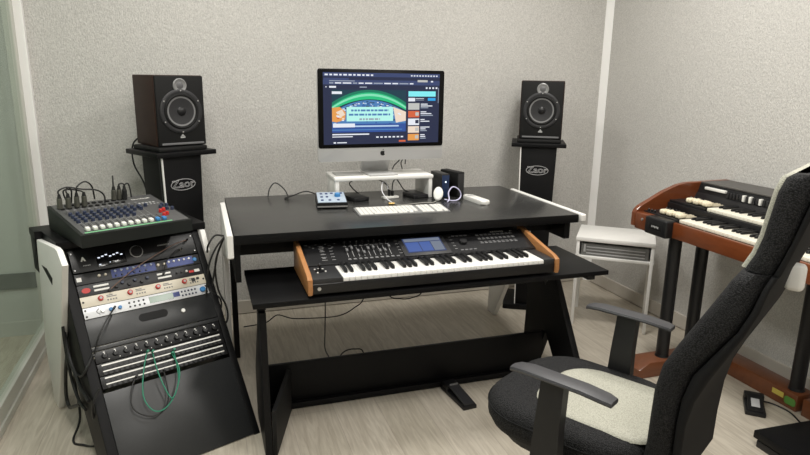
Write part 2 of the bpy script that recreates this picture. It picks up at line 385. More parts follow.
for k in range(4): rep(bt, kp(.69+k*.02, .16))
lt = MB()
for r_ in range(3):
    for k in range(9): lt.box((.794+k*.0205, .006-.028*r_, 0), (.806+k*.0205, .0075-.028*r_, .0005))
kpart(lt, 'button_legends', M['lgrey'], 0, .82)
lt = MB().box((.035, -.068, -.0004), (1.012, .072, .0002)); lt.mi = 1
for k in range(9):
    lt.box((.193+k*.0225, .036, 0), (.207+k*.0225, .0375, .0005)); lt.box((.195+k*.0225, -.052, 0), (.206+k*.0225, -.0505, .0005))
for k in range(10): lt.box((.04+.013*k, .062-.012*(k % 3), 0), (.048+.013*k, .0635-.012*(k % 3), .0005))
for k in range(6): lt.box((.09, .05-.02*k, 0), (.112, .0515-.02*k, .0005)); lt.box((.13, .05-.02*k, 0), (.145, .0515-.02*k, .0005))
for k in range(5): lt.box((.415, .05-.022*k, 0), (.428, .0515-.022*k, .0005)); lt.box((.662, .05-.022*k, 0), (.675, .0515-.022*k, .0005))
kpart(lt, 'control_panel', [M['blackpl'], M['lgrey']], 0, .5)
text('brand_lettering', 'KRONOS', .013, M['whitepl'], kb, kp(.905, .955, .0008), (PT, 0, 0), sx=1.2)
text('model_lettering', '61', .011, M['whitepl'], kb, kp(.975, .955, .0008), (PT, 0, 0), sx=1.2)
MB().cyl((0, 0, 0), (0, 0, .004), .017, 24).build('joystick_base', M['blackpl'], kb, (.063, .095, .071))
MB().cyl((0, 0, 0), (0, 0, .022), .0045, 12).lathe([(.002, .018), (.007, .022), (.007, .026), (.003, .030)]).build('joystick', M['blackpl'], kb, (.063, .095, .073))
o = None
for x, y in ((.048, .118), (.063, .121), (.078, .116), (.052, .075), (.084, .085)):
    if o is None: o = MB().cyl((0, 0, 0), (0, 0, .003), .0035, 10).build('lit_button', M['whitepl'], kb, (x, y, .071))
    else: rep(o, (x, y, .071))
MB().lathe([(.0035, 0), (.007, 0), (.007, .003), (.0035, .003)], Matrix.Translation((.043, -.0005, .034)) @ Matrix.Rotation(PI/2, 4, 'X'), 16).build('headphone_jack', M['silver'], kb)
for x in (.06, KW-.06):
    for y in (.04, .27): MB().cyl((x, y, 0), (x, y, .013), .012, 12).build('foot', M['blackmatte'], kb)

# ------------------------------------------------------------------ monitor shelf, computer and desk clutter
sh = thing('monitor_riser', 'white monitor riser shelf standing on the rear of the black desk', 'shelf', (.7685, .66, H))
MB().box((-.2585, -.11, .10), (.2585, .11, .12), .006).build('shelf_board', M['white'], sh)
for x in (-.2535, .2335): MB().box((x, -.105, 0), (x+.02, .105, .101), .003).build('side_panel', M['white'], sh)

im = thing('desktop_computer', 'aluminium all-in-one desktop computer showing a news web page, on the white riser', 'computer', (.762, .62, H+.121), (0, 0, .055))
z0 = .078
MB().prism([(a, b+z0+.2165) for a, b in rrect(.655, .440, .012)], 'xz', -.034, -.016, .003).build('display_casing', M['imac'], im)
MB().rings([[(a*s, y, b*s2+z0+.25) for a, b in rrect(.60, .36, .05)] for s, s2, y in ((1.05, 1.0, -.017), (.9, .85, .0), (.55, .5, .02), (.2, .2, .028))]).build('rear_shell', M['imac'], im)
MB().prism([(a, b+z0+.2500) for a, b in rrect(.653, .374, .010)], 'xz', -.0365, -.0335, .001).build('screen_glass_border', mat('screen_border_black', (.003, .003, .003), .3, spec=.15), im)
# picture on the screen: one flat panel with coloured regions
SW, SH = .602, .340
SCOL = [('page_navy', (.020, .026, .062), 1), ('bar_blue', (.042, .060, .15), 1), ('text_white', (.75, .78, .85), 1), ('cyan', (.22, .80, .85), 1),
        ('aurora_green', (.02, .50, .20), 1), ('aurora_dim', (.01, .20, .11), 1), ('aurora_mint', (.22, .72, .45), 1), ('space_dark', (.012, .045, .07), 1), ('earth_blue', (.07, .20, .45), 1), ('earth_cloud', (.45, .60, .78), 1),
        ('banner_mint', (.45, .86, .78), 1), ('sun_orange', (.75, .32, .08), 1), ('pale_peach', (.80, .66, .54), 1), ('thumb_grey', (.50, .50, .48), 1),
        ('thumb_red', (.62, .12, .05), 1), ('deep_blue', (.03, .08, .30), 1), ('grey_txt', (.30, .34, .42), 1), ('button_blue', (.03, .35, .75), 1)]
SMATS = [emis('screen_'+n, c, s) for n, c, s in SCOL]; SI = {n: i for i, (n, c, s) in enumerate(SCOL)}
scr = MB(); lay = [0]
def R(cn, x0, y0, x1, y1):      # x, y in 0..1 from the screen's top left corner
    lay[0] += 1; y_ = -.0366 - .000004*lay[0]
    scr.mi = SI[cn]; f = scr.bm.faces.new([scr.bm.verts.new((SW*(a-.5), y_, SH*(.5-b)+z0+.2505)) for a, b in ((x0, y1), (x1, y1), (x1, y0), (x0, y0))]); f.material_index = scr.mi
def PG(cn, pts):
    lay[0] += 1; y_ = -.0366 - .000004*lay[0]
    f = scr.bm.faces.new([scr.bm.verts.new((SW*(a-.5), y_, SH*(.5-b)+z0+.2505)) for a, b in pts]); f.material_index = SI[cn]
R('page_navy', 0, 0, 1, 1); R('bar_blue', 0, .0, 1, .055); R('page_navy', 0, .055, 1, .10); R('bar_blue', 0, .10, 1, .165); R('bar_blue', .005, .075, .21, .10)
x = .015
for k in range(11):
    ww = .018+.022*random.random(); R('text_white', x, .02, x+ww, .042); x += ww+.013
for k in range(10): R('text_white', .74+k*.025, .022, .754+k*.025, .04)
x = .05
for k in range(11):
    ww = .03+.05*random.random(); R('text_white' if k % 3 else 'grey_txt', x, .135, x+ww, .152); x += ww+.012
R('grey_txt', .05, .108, .26, .12); R('thumb_grey', .80, .09, .89, .12); R('text_white', .92, .10, .94, .12)
R('text_white', .02, .19, .028, .205); R('text_white', .05, .185, .105, .21); R('grey_txt', .30, .19, .36, .205)
for k in range(4): R('text_white', .875+k*.03, .19, .890+k*.03, .215)
# hero picture
hx0, hx1, hy0, hy1 = .07, .70, .235, .83
def hp(u, v): return (hx0+(hx1-hx0)*u, hy0+(hy1-hy0)*v)
R('space_dark', hx0, hy0, hx1, hy1)
arc = lambda c0, h, n=18: [(i/n, c0+h*(2*i/n-1)**2) for i in range(n+1)]
def band(cn, a0, b0, a1, b1): PG(cn, [hp(u, max(v, 0)) for u, v in arc(a0, b0)] + [hp(u, v) for u, v in reversed(arc(a1, b1))])
band('aurora_dim', .0, .30, .10, .32); band('aurora_green', .06, .32, .22, .26); band('aurora_mint', .09, .31, .145, .30)
PG('earth_blue', [hp(u, v) for u, v in arc(.24, .30)] + [hp(1, .95), hp(0, .95)])
for k in range(90):
    u, v = random.random(), .28+.62*random.random(); v = max(v, .26+.3*(2*u-1)**2+.02); dd = .012+.03*random.random()
    R(random.choice(['earth_cloud', 'deep_blue', 'deep_blue', 'space_dark', 'earth_blue']), *hp(u*.95, v), *hp(u*.95+dd, v+.03))
for k in range(110):
    u = .04+.9*random.random(); v = .255+.30*(2*u-1)**2+.15*random.random(); dd = .010+.022*random.random()
    if v < .40 or (v < .78 and not .17 < u < .84): R(random.choice(['earth_cloud', 'deep_blue', 'space_dark', 'text_white', 'space_dark']), *hp(u, v), *hp(u+dd, v+.022))
PG('sun_orange', [hp(.0, .42), hp(.10, .40), hp(.18, .52), hp(.17, .70), hp(.06, .76), hp(0, .74)])
PG('pale_peach', [hp(.05, .52), hp(.13, .46), hp(.17, .58), hp(.10, .66)])
PG('pale_peach', [hp(.82, .40), hp(1, .52), hp(1, .74), hp(.86, .78)])
for k in range(12):
    u, v = random.choice([(.02+.12*random.random(), .46+.24*random.random()), (.83+.12*random.random(), .50+.2*random.random())]); R(random.choice(['sun_orange', 'thumb_red', 'pale_peach', 'text_white']), *hp(u, v), *hp(u+.03, v+.03))
R('banner_mint', *hp(.19, .40), *hp(.82, .74))
for v, a, b in ((.46, .25, .76), (.56, .22, .78), (.67, .36, .64)):
    x = a
    while x < b: ww = .02+.05*random.random(); R('earth_blue' if v < .6 else 'grey_txt', *hp(x, v), *hp(min(x+ww, b), v+.045)); x += ww+.012
R('deep_blue', *hp(0, .80), *hp(1, 1)); R('text_white', *hp(.01, .79), *hp(.30, .88)); R('earth_cloud', *hp(.30, .84), *hp(.9, .875)); R('earth_blue', *hp(.0, .93), *hp(.95, .955))
R('text_white', *hp(.0, .04), *hp(.13, .10))
R('text_white', .07, .85, .38, .868); R('text_white', .07, .885, .24, .898)
for k in range(7): R('text_white', .44+k*.036, .895, .462+k*.036, .915)
R('thumb_red', .64, .955, .70, .98); R('text_white', .08, .965, .10, .985); R('text_white', .11, .968, .19, .982)
# side column
R('cyan', .72, .25, .965, .325); R('text_white', .72, .345, .78, .395); R('text_white', .785, .35, .86, .358); R('grey_txt', .785, .372, .86, .38); R('button_blue', .895, .345, .965, .385)
for k, cn in enumerate(('thumb_grey', 'thumb_red', 'text_white', 'pale_peach', 'sun_orange')):
    y0 = .42+k*.112; R(cn, .72, y0, .82, y0+.095); R('page_navy' if k == 2 else 'thumb_grey', .785, y0+.02, .815, y0+.07)
    for j in range(3 if k != 2 else 2): R('text_white' if j < 2 else 'grey_txt', .832, y0+.008+j*.026, .86+.09*random.random(), y0+.022+j*.026)
R('grey_txt', .988, .2, .993, .42)
scr.build('screen', SMATS, im, smooth=False)
# emblem on the chin: a bitten fruit with a leaf
ap = []
for i in range(40):
    a = 2*PI*i/40; r_ = .0125*(1-.10*max(0, math.sin(a))**6*2.2-.06*max(0, -math.sin(a))**8)
    ap.append((r_*1.0*math.cos(a), r_*1.05*math.sin(a)))
ap = [(min(x, .0085) if abs(y-.001) < .006 and x > 0 else x, y) for x, y in ap]
lg = MB().prism(ap, 'xz', -.0352, -.0338, 0, T=Matrix.Translation((0, 0, z0+.033)))
lg.prism([(.0, .0135), (.001, .018), (.0045, .0205), (.004, .016)], 'xz', -.0352, -.0338, 0, T=Matrix.Translation((0, 0, z0+.033)))
lg.build('emblem', M['blackpl'], im)
fp = [(-.03, .0), (-.03, .0)]
st = MB().box((-.075, -.06, .0), (.075, .115, .008), .003)
st.prism([(.10, .004), (.11, .010), (.045, .20), (.02, .20), (.028, .185), (.085, .008)], 'yz', -.075, .075, .002)
st.build('stand_foot', M['imac'], im)

kk = thing('computer_keyboard', 'slim white and silver computer keyboard lying near the front of the desk', 'keyboard', (.765, .268, H), (0, 0, -.03))
MB().prism([(-.065, 0), (-.065, .005), (.065, .012), (.065, 0)], 'yz', -.215, .215, .001).build('base', mat('grey_aluminium_base', (.36, .36, .36), .4, .4), kk)
kt = math.atan2(.007, .13); key = None
for r_ in range(6):
    y = -.052+r_*.0205
    xs = [(-.198+i*.0196, .0165) for i in range(14)] + [(.092+i*.0196, .0165) for i in range(3)] + [(.160+i*.0185, .0155) for i in range(3)]
    if r_ == 0: xs = [(-.198, .0165), (-.178, .0165), (-.158, .0165), (-.09, .105), (-.02, .0165), (0, .0165), (.03, .0165), (.092, .0165), (.112, .0165), (.131, .0165), (.165, .025), (.197, .0155)]
    for x, ww in xs:
        zz = .0087+(y)*.0538
        if key is None: key = MB().box((-.5, -.0085, 0), (.5, .0085, .0028), 0).build('key', M['whitepl'], kk, (x, y, zz), (kt, 0, 0), smooth=False); key.scale = (ww, 1, 1)
        else: o = rep(key, (x, y, zz)); o.scale = (ww, 1, 1)

mc = thing('monitor_controller', 'small black monitor controller with pale sloping top and knobs, left of the keyboard', 'audio controller', (.475, .465, H), (0, 0, -.12))
MB().prism([(-.075, .006), (-.075, .030), (.075, .052), (.08, .05), (.08, .006)], 'yz', -.072, .072, .003).build('case', M['blackpl'], mc)
mt_ = math.atan2(.022, .15)
def mp_(x, y): return (x, y, .0413+(y)*.147)
MB().box((-.066, -.072, -.001), (.066, .074, .0025), .001).build('top_plate', mat('pale_blue_plate', (.42, .50, .60), .35), mc, mp_(0, 0), (mt_, 0, 0))['label'] = 'pale sloping top plate'
MB().box((-.070, -.0765, .010), (.070, -.0745, .016)).build('front_strip', M['silver'], mc)
MB().cyl((0, 0, 0), (0, 0, .018), .015, 20, .013, .002).build('volume_knob', M['blue'], mc, mp_(.03, .01), (mt_, 0, 0))
o = None
for x, y in ((-.045, .045), (-.02, .045), (.005, .05), (-.045, .0), (-.02, 0), (-.045, -.045), (-.01, -.045), (.03, -.045), (.05, .05)):
    if o is None: o = MB().box((-.006, -.005, 0), (.006, .005, .006), .001).build('button', M['bluepanel'], mc, mp_(x, y), (mt_, 0, 0))
    else: rep(o, mp_(x, y))
for x in (-.055, .055):
    for y in (-.06, .06): MB().cyl((x, y, 0), (x, y, .008), .008, 10).build('foot', M['blackmatte'], mc)

def small_box(name, label, cat, loc, rz, size, m, bev=.004, group=None):
    t = thing(name, label, cat, loc, (0, 0, rz), group)
    MB().box((-size[0]/2, -size[1]/2, 0), (size[0]/2, size[1]/2, size[2]), bev).build('case', m, t); return t
t = small_box('external_drive', 'flat black external drive under the left end of the white riser', 'hard drive', (.625, .60, H), .25, (.085, .14, .02), M['blackpl'])
MB().box((-.02, -.0715, .007), (.02, -.0695, .012)).build('port', M['dgrey'], t)
t = small_box('external_drive', 'flat black external drive under the right end of the white riser', 'hard drive', (.945, .60, H), .15, (.085, .13, .02), M['blackpl'])
MB().box((-.02, -.0665, .007), (.02, -.0645, .012)).build('port', M['dgrey'], t)
t = small_box('usb_hub', 'small white hub with black plugs in it under the white riser', 'hub', (.805, .585, H), .2, (.085, .035, .012), M['whitepl'], .003)
MB().box((-.012, -.006, .012), (.0, .006, .045), .002).box((.006, -.006, .012), (.018, .006, .038), .002).build('plug', M['blackpl'], t)
t = small_box('hard_drive', 'upright black drive with a blue lit front right beside the white riser', 'hard drive', (1.075, .585, H), .05, (.045, .14, .125), M['blackpl'])
MB().box((-.020, -.0725, .006), (.020, -.0695, .119), .001).build('front_panel', mat('dark_blue_gloss', (.015, .03, .08), .2), t)
MB().cyl((0, -.0735, .085), (0, -.0720, .085), .004, 12).build('power_light', emis('led_white', (.8, .9, 1), 2.5), t)
t = small_box('hard_drive', 'upright black drive turned at an angle, rightmost box on the desk', 'hard drive', (1.150, .60, H), .27, (.045, .15, .13), M['blackmatte'])
MB().box((-.019, -.0765, .008), (.019, -.0745, .122), .001).build('front_panel', M['dgrey'], t)
ph = thing('cordless_handset', 'white remote handset lying alone on the right of the black desktop', 'handset', (1.20, .40, H), (0, 0, .12))
MB().prism(rrect(.052, .20, .022), 'xy', 0, .02, .006, 3).build('case', M['whitepl'], ph)
MB().box((-.017, .035, .0195), (.017, .072, .0212), .001).build('display', M['lgrey'], ph)
ms = thing('white_disc', 'white oval disc leaning against the drive beside the white riser', 'puck', (1.025, .475, H))
MB().lathe([(.005, 0), (.026, .002), (.031, .007), (.026, .012), (.005, .014)], Matrix.Translation((0, 0, .032)) @ Matrix.Rotation(-.5, 4, 'Z') @ Matrix.Rotation(1.15, 4, 'X') @ Matrix.Diagonal((.8, 1.15, 1, 1)), 28).build('disc', M['whitepl'], ms)

zt = H+.0035
cable('cable', [(.209, .749, zt), (.222, .78, .84), (.255, .80, .865), (.295, .765, .835), (.303, .70, zt), (.285, .69, zt), (.33, .72, .81), (.40, .74, .825), (.455, .68, .815), (.475, .56, .83)], .0032, M['cable'], 'black cable looping on the left of the desk to the monitor controller')
cable('cable', [(.66, .66, .815), (.635, .70, .84), (.63, .73, .865), (.70, .74, .885), (.77, .70, .88), (.80, .62, .86), (.795, .588, .84)], .003, M['cable'], 'black cable arching under the white riser between left drive and hub')
cable('cable', [(.815, .588, .835), (.83, .62, .875), (.86, .66, .885), (.88, .66, .86), (.90, .65, .83), (.93, .64, .815)], .003, M['cable'], 'black cable joining the hub to the right drive under the riser')
cable('cable', [(.775, .425, zt), (.755, .48, .82), (.745, .53, .85), (.76, .57, .885), (.785, .59, .88), (.80, .595, .83)], .0028, M['whitecable'], 'white cable curling up from the keyboard to the hub')
t = cable('cable', [(.775, .425, zt), (.80, .385, zt), (.86, .40, zt), (.92, .415, zt), (.97, .41, zt), (1.0, .44, zt)], .003, mat('grey_cable', (.30, .29, .26), .5), 'grey cable with a brass plug behind the computer keyboard')
MB().cyl((.748, .428, zt+.002), (.778, .424, zt+.002), .0055, 12, bev=.001).build('plug', M['brass'], t)
ring = [(1.045, .40, zt), (1.062, .42, .815), (1.066, .44, .845), (1.092, .45, .870), (1.125, .45, .855), (1.138, .45, .825), (1.12, .44, .806), (1.085, .43, zt), (1.045, .44, .810)]
cable('cable', ring, .0032, mat('pale_violet_cable', (.62, .60, .82), .4), 'pale coiled cable standing in front of the upright drives')
cable('cable', [(.87, .76, H+.122), (.875, .745, .945), (.895, .735, .968), (.905, .73, .985)], .003, M['cable'], 'short black cable rising behind the riser shelf, left one')
cable('cable', [(.925, .76, H+.122), (.915, .75, .96), (.935, .745, .985), (.938, .75, .95)], .003, M['cable'], 'short black cable bent over the riser shelf, right one')
t = small_box('paper_pad', 'flat grey pad on the left end of the white riser shelf', 'pad', (.60, .655, H+.12), 0, (.14, .10, .006), mat('silver_grey_pad', (.42, .42, .41), .35, .3), .002)

# ------------------------------------------------------------------ loudspeakers and their stands
def outline_text_logo(parent, y, z, wid, x0=0.0):
    el = [(x0+wid/2*math.cos(2*PI*i/36), y, z+wid*.21*math.sin(2*PI*i/36)) for i in range(37)]
    MB().tube(el, .0015, 6, smooth=False).build('logo_ring', M['lgrey'], parent)
    text('logo_lettering', 'Zaor', wid*.40, M['lgrey'], parent, (x0, y-.0005, z+.002), FACE, outline=.0011, sx=1.15)
def speaker_stand(name, loc, rz, label, sh_=0.0):
    t = thing(name, label, 'speaker stand', loc, (0, 0, rz), 'black speaker stands')
    MB().box((-.158, 0, 1.013), (.158, .31, 1.036), .003).build('top_plate', M['black'], t)
    MB().box((-.128, .03, 1.036), (.128, .29, 1.057), .006).build('isolation_pad', M['blackmatte'], t)
    T = [(-.106+sh_, 1.014), (.106+sh_, 1.014), (.088+sh_, .03), (-.088+sh_, .03)]
    MB().prism(T, 'xz', .02, .045, .002).build('front_panel', M['black'], t)
    MB().prism([(sh_+(a-sh_)*.93-.004, b) for a, b in T], 'xz', .046, .21, .002).build('column', M['blackmatte'], t)
    o = MB().prism([(sh_-.1065, 1.012), (sh_-.100, 1.012), (sh_-.083, .03), (sh_-.0885, .03)], 'xz', .012, .0198, .0).build('edge_strip', M['white'], t); o['label'] = 'thin white edge strip'
    MB().box((-.158, -.01, 0), (.158, .30, .03), .004).build('base_plate', M['black'], t)
    outline_text_logo(t, .0185, .875, .128, sh_)
    return t
def speaker(name, loc, rz, label):
    t = thing(name, label, 'loudspeaker', loc, (0, 0, rz), 'studio loudspeakers'); w_, h, d = .249, .338, .255
    MB().box((-w_/2, .012, 0), (w_/2, d, h), .006, 3).build('cabinet', M['spkwood'], t)
    MB().box((-w_/2+.005, 0, .003), (w_/2-.005, .016, h-.003), .004, 3).build('baffle', M['blackmatte'], t)
    R90 = Matrix.Rotation(PI/2, 4, 'X'); wz = .168; tz = .290
    def at(x, z, y=0.0): return Matrix.Translation((x, y, z)) @ R90
    wf = MB().lathe([(.084, -.001), (.106, -.001), (.106, .003), (.102, .006), (.090, .0065), (.084, .004)], at(0, wz), 48).build('woofer_frame', M['dgrey'], t)
    MB().lathe([(.072, .002), (.086, .003), (.085, .008), (.079, .011), (.073, .009), (.070, .003)], at(0, wz), 48).build('surround', M['blackmatte'], t)
    cn = MB()
    for k in range(48):
        a0, a1 = 2*PI*k/48, 2*PI*(k+1)/48; T = at(0, wz)
        cn.bm.faces.new([cn.bm.verts.new(T @ Vector((rr*math.cos(a), rr*math.sin(a), z))) for rr, z, a in ((.072, .005, a0), (.072, .005, a1), (.018, -.001, a1), (.018, -.001, a0))])
    bmesh.ops.remove_doubles(cn.bm, verts=cn.bm.verts[:], dist=.0001); cn.build('cone', M['cone'], t)
    MB().lathe([(.023, -.001), (.022, .005), (.016, .010), (.006, .013), (.001, .0135)], at(0, wz), 28).build('dust_cap', M['blackpl'], t)
    for k in range(6):
        a = PI/6+k*PI/3; MB().cyl((.098*math.cos(a), -.006, wz+.098*math.sin(a)), (.098*math.cos(a), -.009, wz+.098*math.sin(a)), .0035, 8).build('screw', M['silver'], wf)
    MB().lathe([(.024, 0), (.034, 0), (.034, .004), (.030, .006), (.025, .004)], at(0, tz), 32).build('tweeter_ring', mat('grey_ring', (.26, .26, .26), .4, .4), t)
    MB().lathe([(.026, .001), (.020, .003), (.011, .006), (.002, .007)], at(0, tz), 24).build('tweeter_dome', mat('tweeter_grille', (.13, .13, .135), .45, .3), t)
    MB().box((-.105, -.0015, .008), (.108, .004, .018), .001).build('port_lip', M['grey'], t)
    lg = MB().prism([(-.012, .040), (.012, .040), (.012, .047), (-.012, .047)], 'xz', -.0012, .001).prism([(-.010, .049), (.010, .049), (.004, .054), (0, .060), (-.004, .054)], 'xz', -.0012, .001)
    lg.build('emblem', M['lgrey'], t)
    return t
SLx, SLy, SLa = -.178, .845, .45
SRx, SRy, SRa = 1.814, .862, -.52
ZSP = 1.057
def off(x, y, rz, lx, ly): return (x+lx*math.cos(rz)-ly*math.sin(rz), y+lx*math.sin(rz)+ly*math.cos(rz), 0)
speaker_stand('speaker_stand', off(SLx, SLy, .54, -.012, -.055), .54, 'black speaker stand left of the desk with white outlined logo', -.024)
a_ = speaker('loudspeaker', (SLx, SLy, ZSP), SLa, 'dark walnut studio loudspeaker on the stand left of the desk')
speaker_stand('speaker_stand', off(SRx, SRy, -.50, -.004, -.050), -.50, 'black speaker stand right of the desk near the corner')
speaker('loudspeaker', (SRx, SRy, ZSP), SRa, 'dark walnut studio loudspeaker on the stand in the right corner')
cable('speaker_cable', [off(SLx, SLy, SLa, -.10, .24)[:2]+(1.10,), off(SLx, SLy, SLa, -.14, .275)[:2]+(1.05,), off(SLx, SLy, SLa, -.145, .27)[:2]+(.95,), off(SLx, SLy, SLa, -.11, .23)[:2]+(.82,), off(SLx, SLy, SLa, -.10, .22)[:2]+(.55,)], .004, M['cable'], 'black cable hanging behind the left speaker stand')

# ------------------------------------------------------------------ rack desk on the left
RO = Vector((-.608, .179, .734)); RA, RT = .391, .603
RL = RO.copy(); RL.z = 0
CT, ST = math.cos(RT), math.sin(RT)
rack = thing('rack_desk', 'black sloping equipment rack desk with white side panels left of the studio desk', 'rack', RL, (0, 0, RA))
def sl_(s): return (-s*ST, .734-s*CT)      # (v, z) on the sloping front
front0, frontE = sl_(-.012), (-.505, .0)
for u0_, u1_ in ((-.0395, -.003), (.486, .514)):
    MB().prism([front0, frontE, (-.30, 0), (.10, .42), (.30, .50), (.33, .745)], 'yz', u0_, u1_, .003).build('side_board', M['black'], rack)
MB().prism([(-.0385, -.01), (.543, -.01), (.543, .33), (-.066, .33), (-.066, .226), (-.0385, .226)], 'xy', .746, .776, .003).build('top_board', M['black'], rack)
MB().box((-.064, .24, .60), (-.0405, .325, .7455), .002).build('rear_side_board', M['black'], rack)
wl = [(.220, .745), (-.10, .780), (-.135, .777), (-.195, .735), (-.02, .394), (.205, .0), (.285, .0), (.32, .276), (.222, .694)]
wr = [(.20, .744), (-.02, .744), (-.06, .66), (.02, .42), (.19, .0), (.255, .0), (.24, .40)]
for u0_, u1_, wp in ((-.062, -.040, wl), (.515, .538, wr)):
    mb_ = MB().prism(wp, 'yz', u0_, u1_, .004)
    o = mb_.build('white_side_panel', M['white'], rack); o['label'] = 'white tapering side panel'
hh = MB().prism([(.172, .650), (.08, .658), (-.004, .640), (.012, .610), (.10, .632)], 'yz', -.0632, -.0615, 0).build('hand_hole', M['blackmatte'], rack)
MB().box((-.003, .26, .30), (.486, .28, .745)).build('back_board', M['blackmatte'], rack)
# local frame of the sloping panel: x along the rack, y into it, z up the slope
RP = Matrix.Translation((0, 0, .734)) @ Matrix.Rotation(-RT, 4, 'X')
def rpan(mb, name, m): 
    for v in mb.bm.verts: v.co = RP @ v.co
    return mb.build(name, m, rack)
rp = MB().box((-.003, 0, -.385), (.486, .012, -.281), .001)
rpan(rp, 'handle_panel', M['rackpanel'])
rpan(MB().prism(rrect(.112, .032, .0155), 'xz', -.0012, .0004, T=Matrix.Translation((.24, 0, -.319))), 'hand_slot', M['blackmatte'])
rpan(MB().cyl((.355, 0, -.328), (.355, -.008, -.328), .008, 16, bev=.001), 'lock_knob', M['whitepl'])
rpan(MB().box((-.003, 0, -.404), (.486, .012, -.388), .001), 'filler_strip', M['rackpanel'])
rpan(MB().box((-.003, 0, -.885), (.486, .012, -.562), .001), 'lower_panel', M['rackpanel'])
rpan(MB().box((-.003, .002, -.01), (.486, .012, .012), .001), 'upper_strip', M['black'])

def rack_unit(name, label, cat, s_bot, h, mface, depth=.16):
    b = RO + Matrix.Rotation(RA, 3, 'Z') @ Vector((0, -s_bot*ST, -s_bot*CT))
    t = thing(name, label, cat, b, (-RT, 0, RA))
    MB().box((0, 0, .0007), (.483, .004, h-.0007), .0008).build('front_panel', mface, t)
    MB().box((.02, .004, .003), (.463, depth, h-.003)).build('chassis', M['dgrey'], t)
    return t
def kknob(t, x, z, r, h, m, name='knob', cap=None):
    o = MB().cyl((0, 0, 0), (0, -h, 0), r, 14, r*.88, .0008).build(name, m, t, (x, 0, z))
    if cap: MB().cyl((0, -h, 0), (0, -h-.001, 0), r*.5, 10).build('cap', cap, o)
    return o
U1 = .0445
t = rack_unit('audio_interface', 'black audio interface with small screen and large round dial, top of the rack', 'audio interface', .094, .094, M['blackpl'])
sc = MB(); sc.box((.090, -.0016, .012), (.198, 0, .064), .0008); sc.mi = 1
for k in range(7): sc.box((.096+k*.014, -.002, .046+.004*(k % 3)), (.105+k*.014, -.0015, .051+.004*(k % 3)))
sc.box((.096, -.002, .018), (.103, -.0015, .022)); sc.box((.135, -.002, .022), (.139, -.0015, .025))
sc.build('display', [mat('glossy_black', (.008, .008, .010), .15), emis('display_white', (.7, .75, .85), 1.2)], t)
d = kknob(t, .243, .050, .023, .014, M['blackpl'], 'dial')
MB().lathe([(.022, 0), (.0255, 0), (.0255, .0022), (.022, .0022)], Matrix.Translation((.243, 0, .050)) @ Matrix.Rotation(PI/2, 4, 'X'), 28).build('dial_ring', M['lgrey'], t)
MB().prism([(.035, .044), (.041, .044), (.0435, .050), (.0455, .050), (.048, .044), (.054, .044), (.0465, .062), (.0425, .062)], 'xz', -.0008, 0).build('emblem', M['whitepl'], t)
mk = MB()
for k in range(5): mk.box((.040+k*.0055, -.0006, .024), (.0435+k*.0055, 0, .028))
for k in range(9): mk.box((.33+k*.0055, -.0006, .058), (.334+k*.0055, 0, .063))
mk.build('panel_lettering', M['lgrey'], t)
kknob(t, .42, .028, .006, .006, M['whitepl'], 'jack')
for x, z in ((.008, .012), (.008, .080), (.475, .012), (.475, .080)): kknob(t, x, z, .0035, .002, M['silver'], 'screw')

t = rack_unit('channel_strip', 'blue-fronted rack preamplifier with small pale knobs, second unit in the rack', 'rack preamplifier', .143, U1, M['dgrey'])
MB().box((.13, -.001, .006), (.30, 0, .040)).box((.345, -.001, .006), (.455, 0, .040)).build('blue_field', M['bluepanel'], t)
MB().box((.005, -.001, .014), (.022, 0, .030)).build('badge', M['whitepl'], t)
for x, z, r in ((.085, .025, .006), (.108, .025, .005), (.31, .025, .006), (.335, .025, .005)): kknob(t, x, z, r, .008, M['creampanel'])
for k in range(7): kknob(t, .145+k*.023, .033, .0045, .006, M['whitepl'], cap=M['blue'])
for k in range(6): kknob(t, .145+k*.023, .014, .0045, .006, M['navy'], 'small_knob')
for k in range(5): kknob(t, .355+k*.021, .030, .0045, .006, M['whitepl'], 'knob')
kknob(t, .463, .022, .009, .004, M['blue'], 'round_badge')
t = rack_unit('compressor', 'dark rack compressor with white button strips and red badge, third unit in the rack', 'rack compressor', .190, .046, M['dgrey'])
for x0 in (.055, .295):
    for z in (.012, .028): MB().box((x0, -.003, z), (x0+.055, 0, z+.008), .001).build('white_button', M['whitepl'], t)
MB().lathe([(.002, 0), (.013, 0), (.013, .0015), (.002, .0015)], Matrix.Translation((.028, 0, .022)) @ Matrix.Rotation(PI/2, 4, 'X') @ Matrix.Diagonal((1.2, .8, 1, 1)), 20).build('badge', M['red'], t)
for k in range(6): kknob(t, .135+k*.024, .016+.012*(k % 2), .007, .009, M['navy' if k % 2 else 'blackpl'])
for k in range(3): kknob(t, .375+k*.02, .024, .005, .006, M['whitepl' if k == 2 else 'blackpl'], 'small_knob')
MB().box((.425, -.001, .014), (.445, 0, .024)).build('red_label', M['red'], t)
MB().box((.448, -.001, .014), (.470, 0, .026)).build('white_label', M['whitepl'], t)
t = rack_unit('microphone_preamp', 'cream-fronted microphone preamplifier with four red-ringed knobs in the rack', 'microphone preamplifier', .234, .0435, M['creampanel'])
for k in range(4):
    x = .07+k*.108; kknob(t, x, .026, .0105, .010, M['red'], cap=M['lgrey'])
    mk = MB()
    for j in range(4): mk.box((x+.022+j*.010, -.0015, .012), (x+.027+j*.010, 0, .017))
    mk.box((x+.022, -.0008, .025), (x+.058, 0, .028)).box((x+.022, -.0008, .031), (x+.045, 0, .034))
    mk.build('button_row', M['grey'], t)
MB().box((.425, -.0015, .018), (.440, 0, .034)).box((.446, -.0015, .024), (.458, 0, .034)).build('switch', M['dgrey'], t)
for x in (.008, .475): kknob(t, x, .022, .004, .002, M['blackpl'], 'screw')
t = rack_unit('effects_processor', 'silver-white rack processor with greenish display, lowest bright unit in the rack', 'effects processor', .279, .0445, M['whitepanel'])
MB().box((.24, -.001, .010), (.335, 0, .036)).build('display', M['lcd'], t)
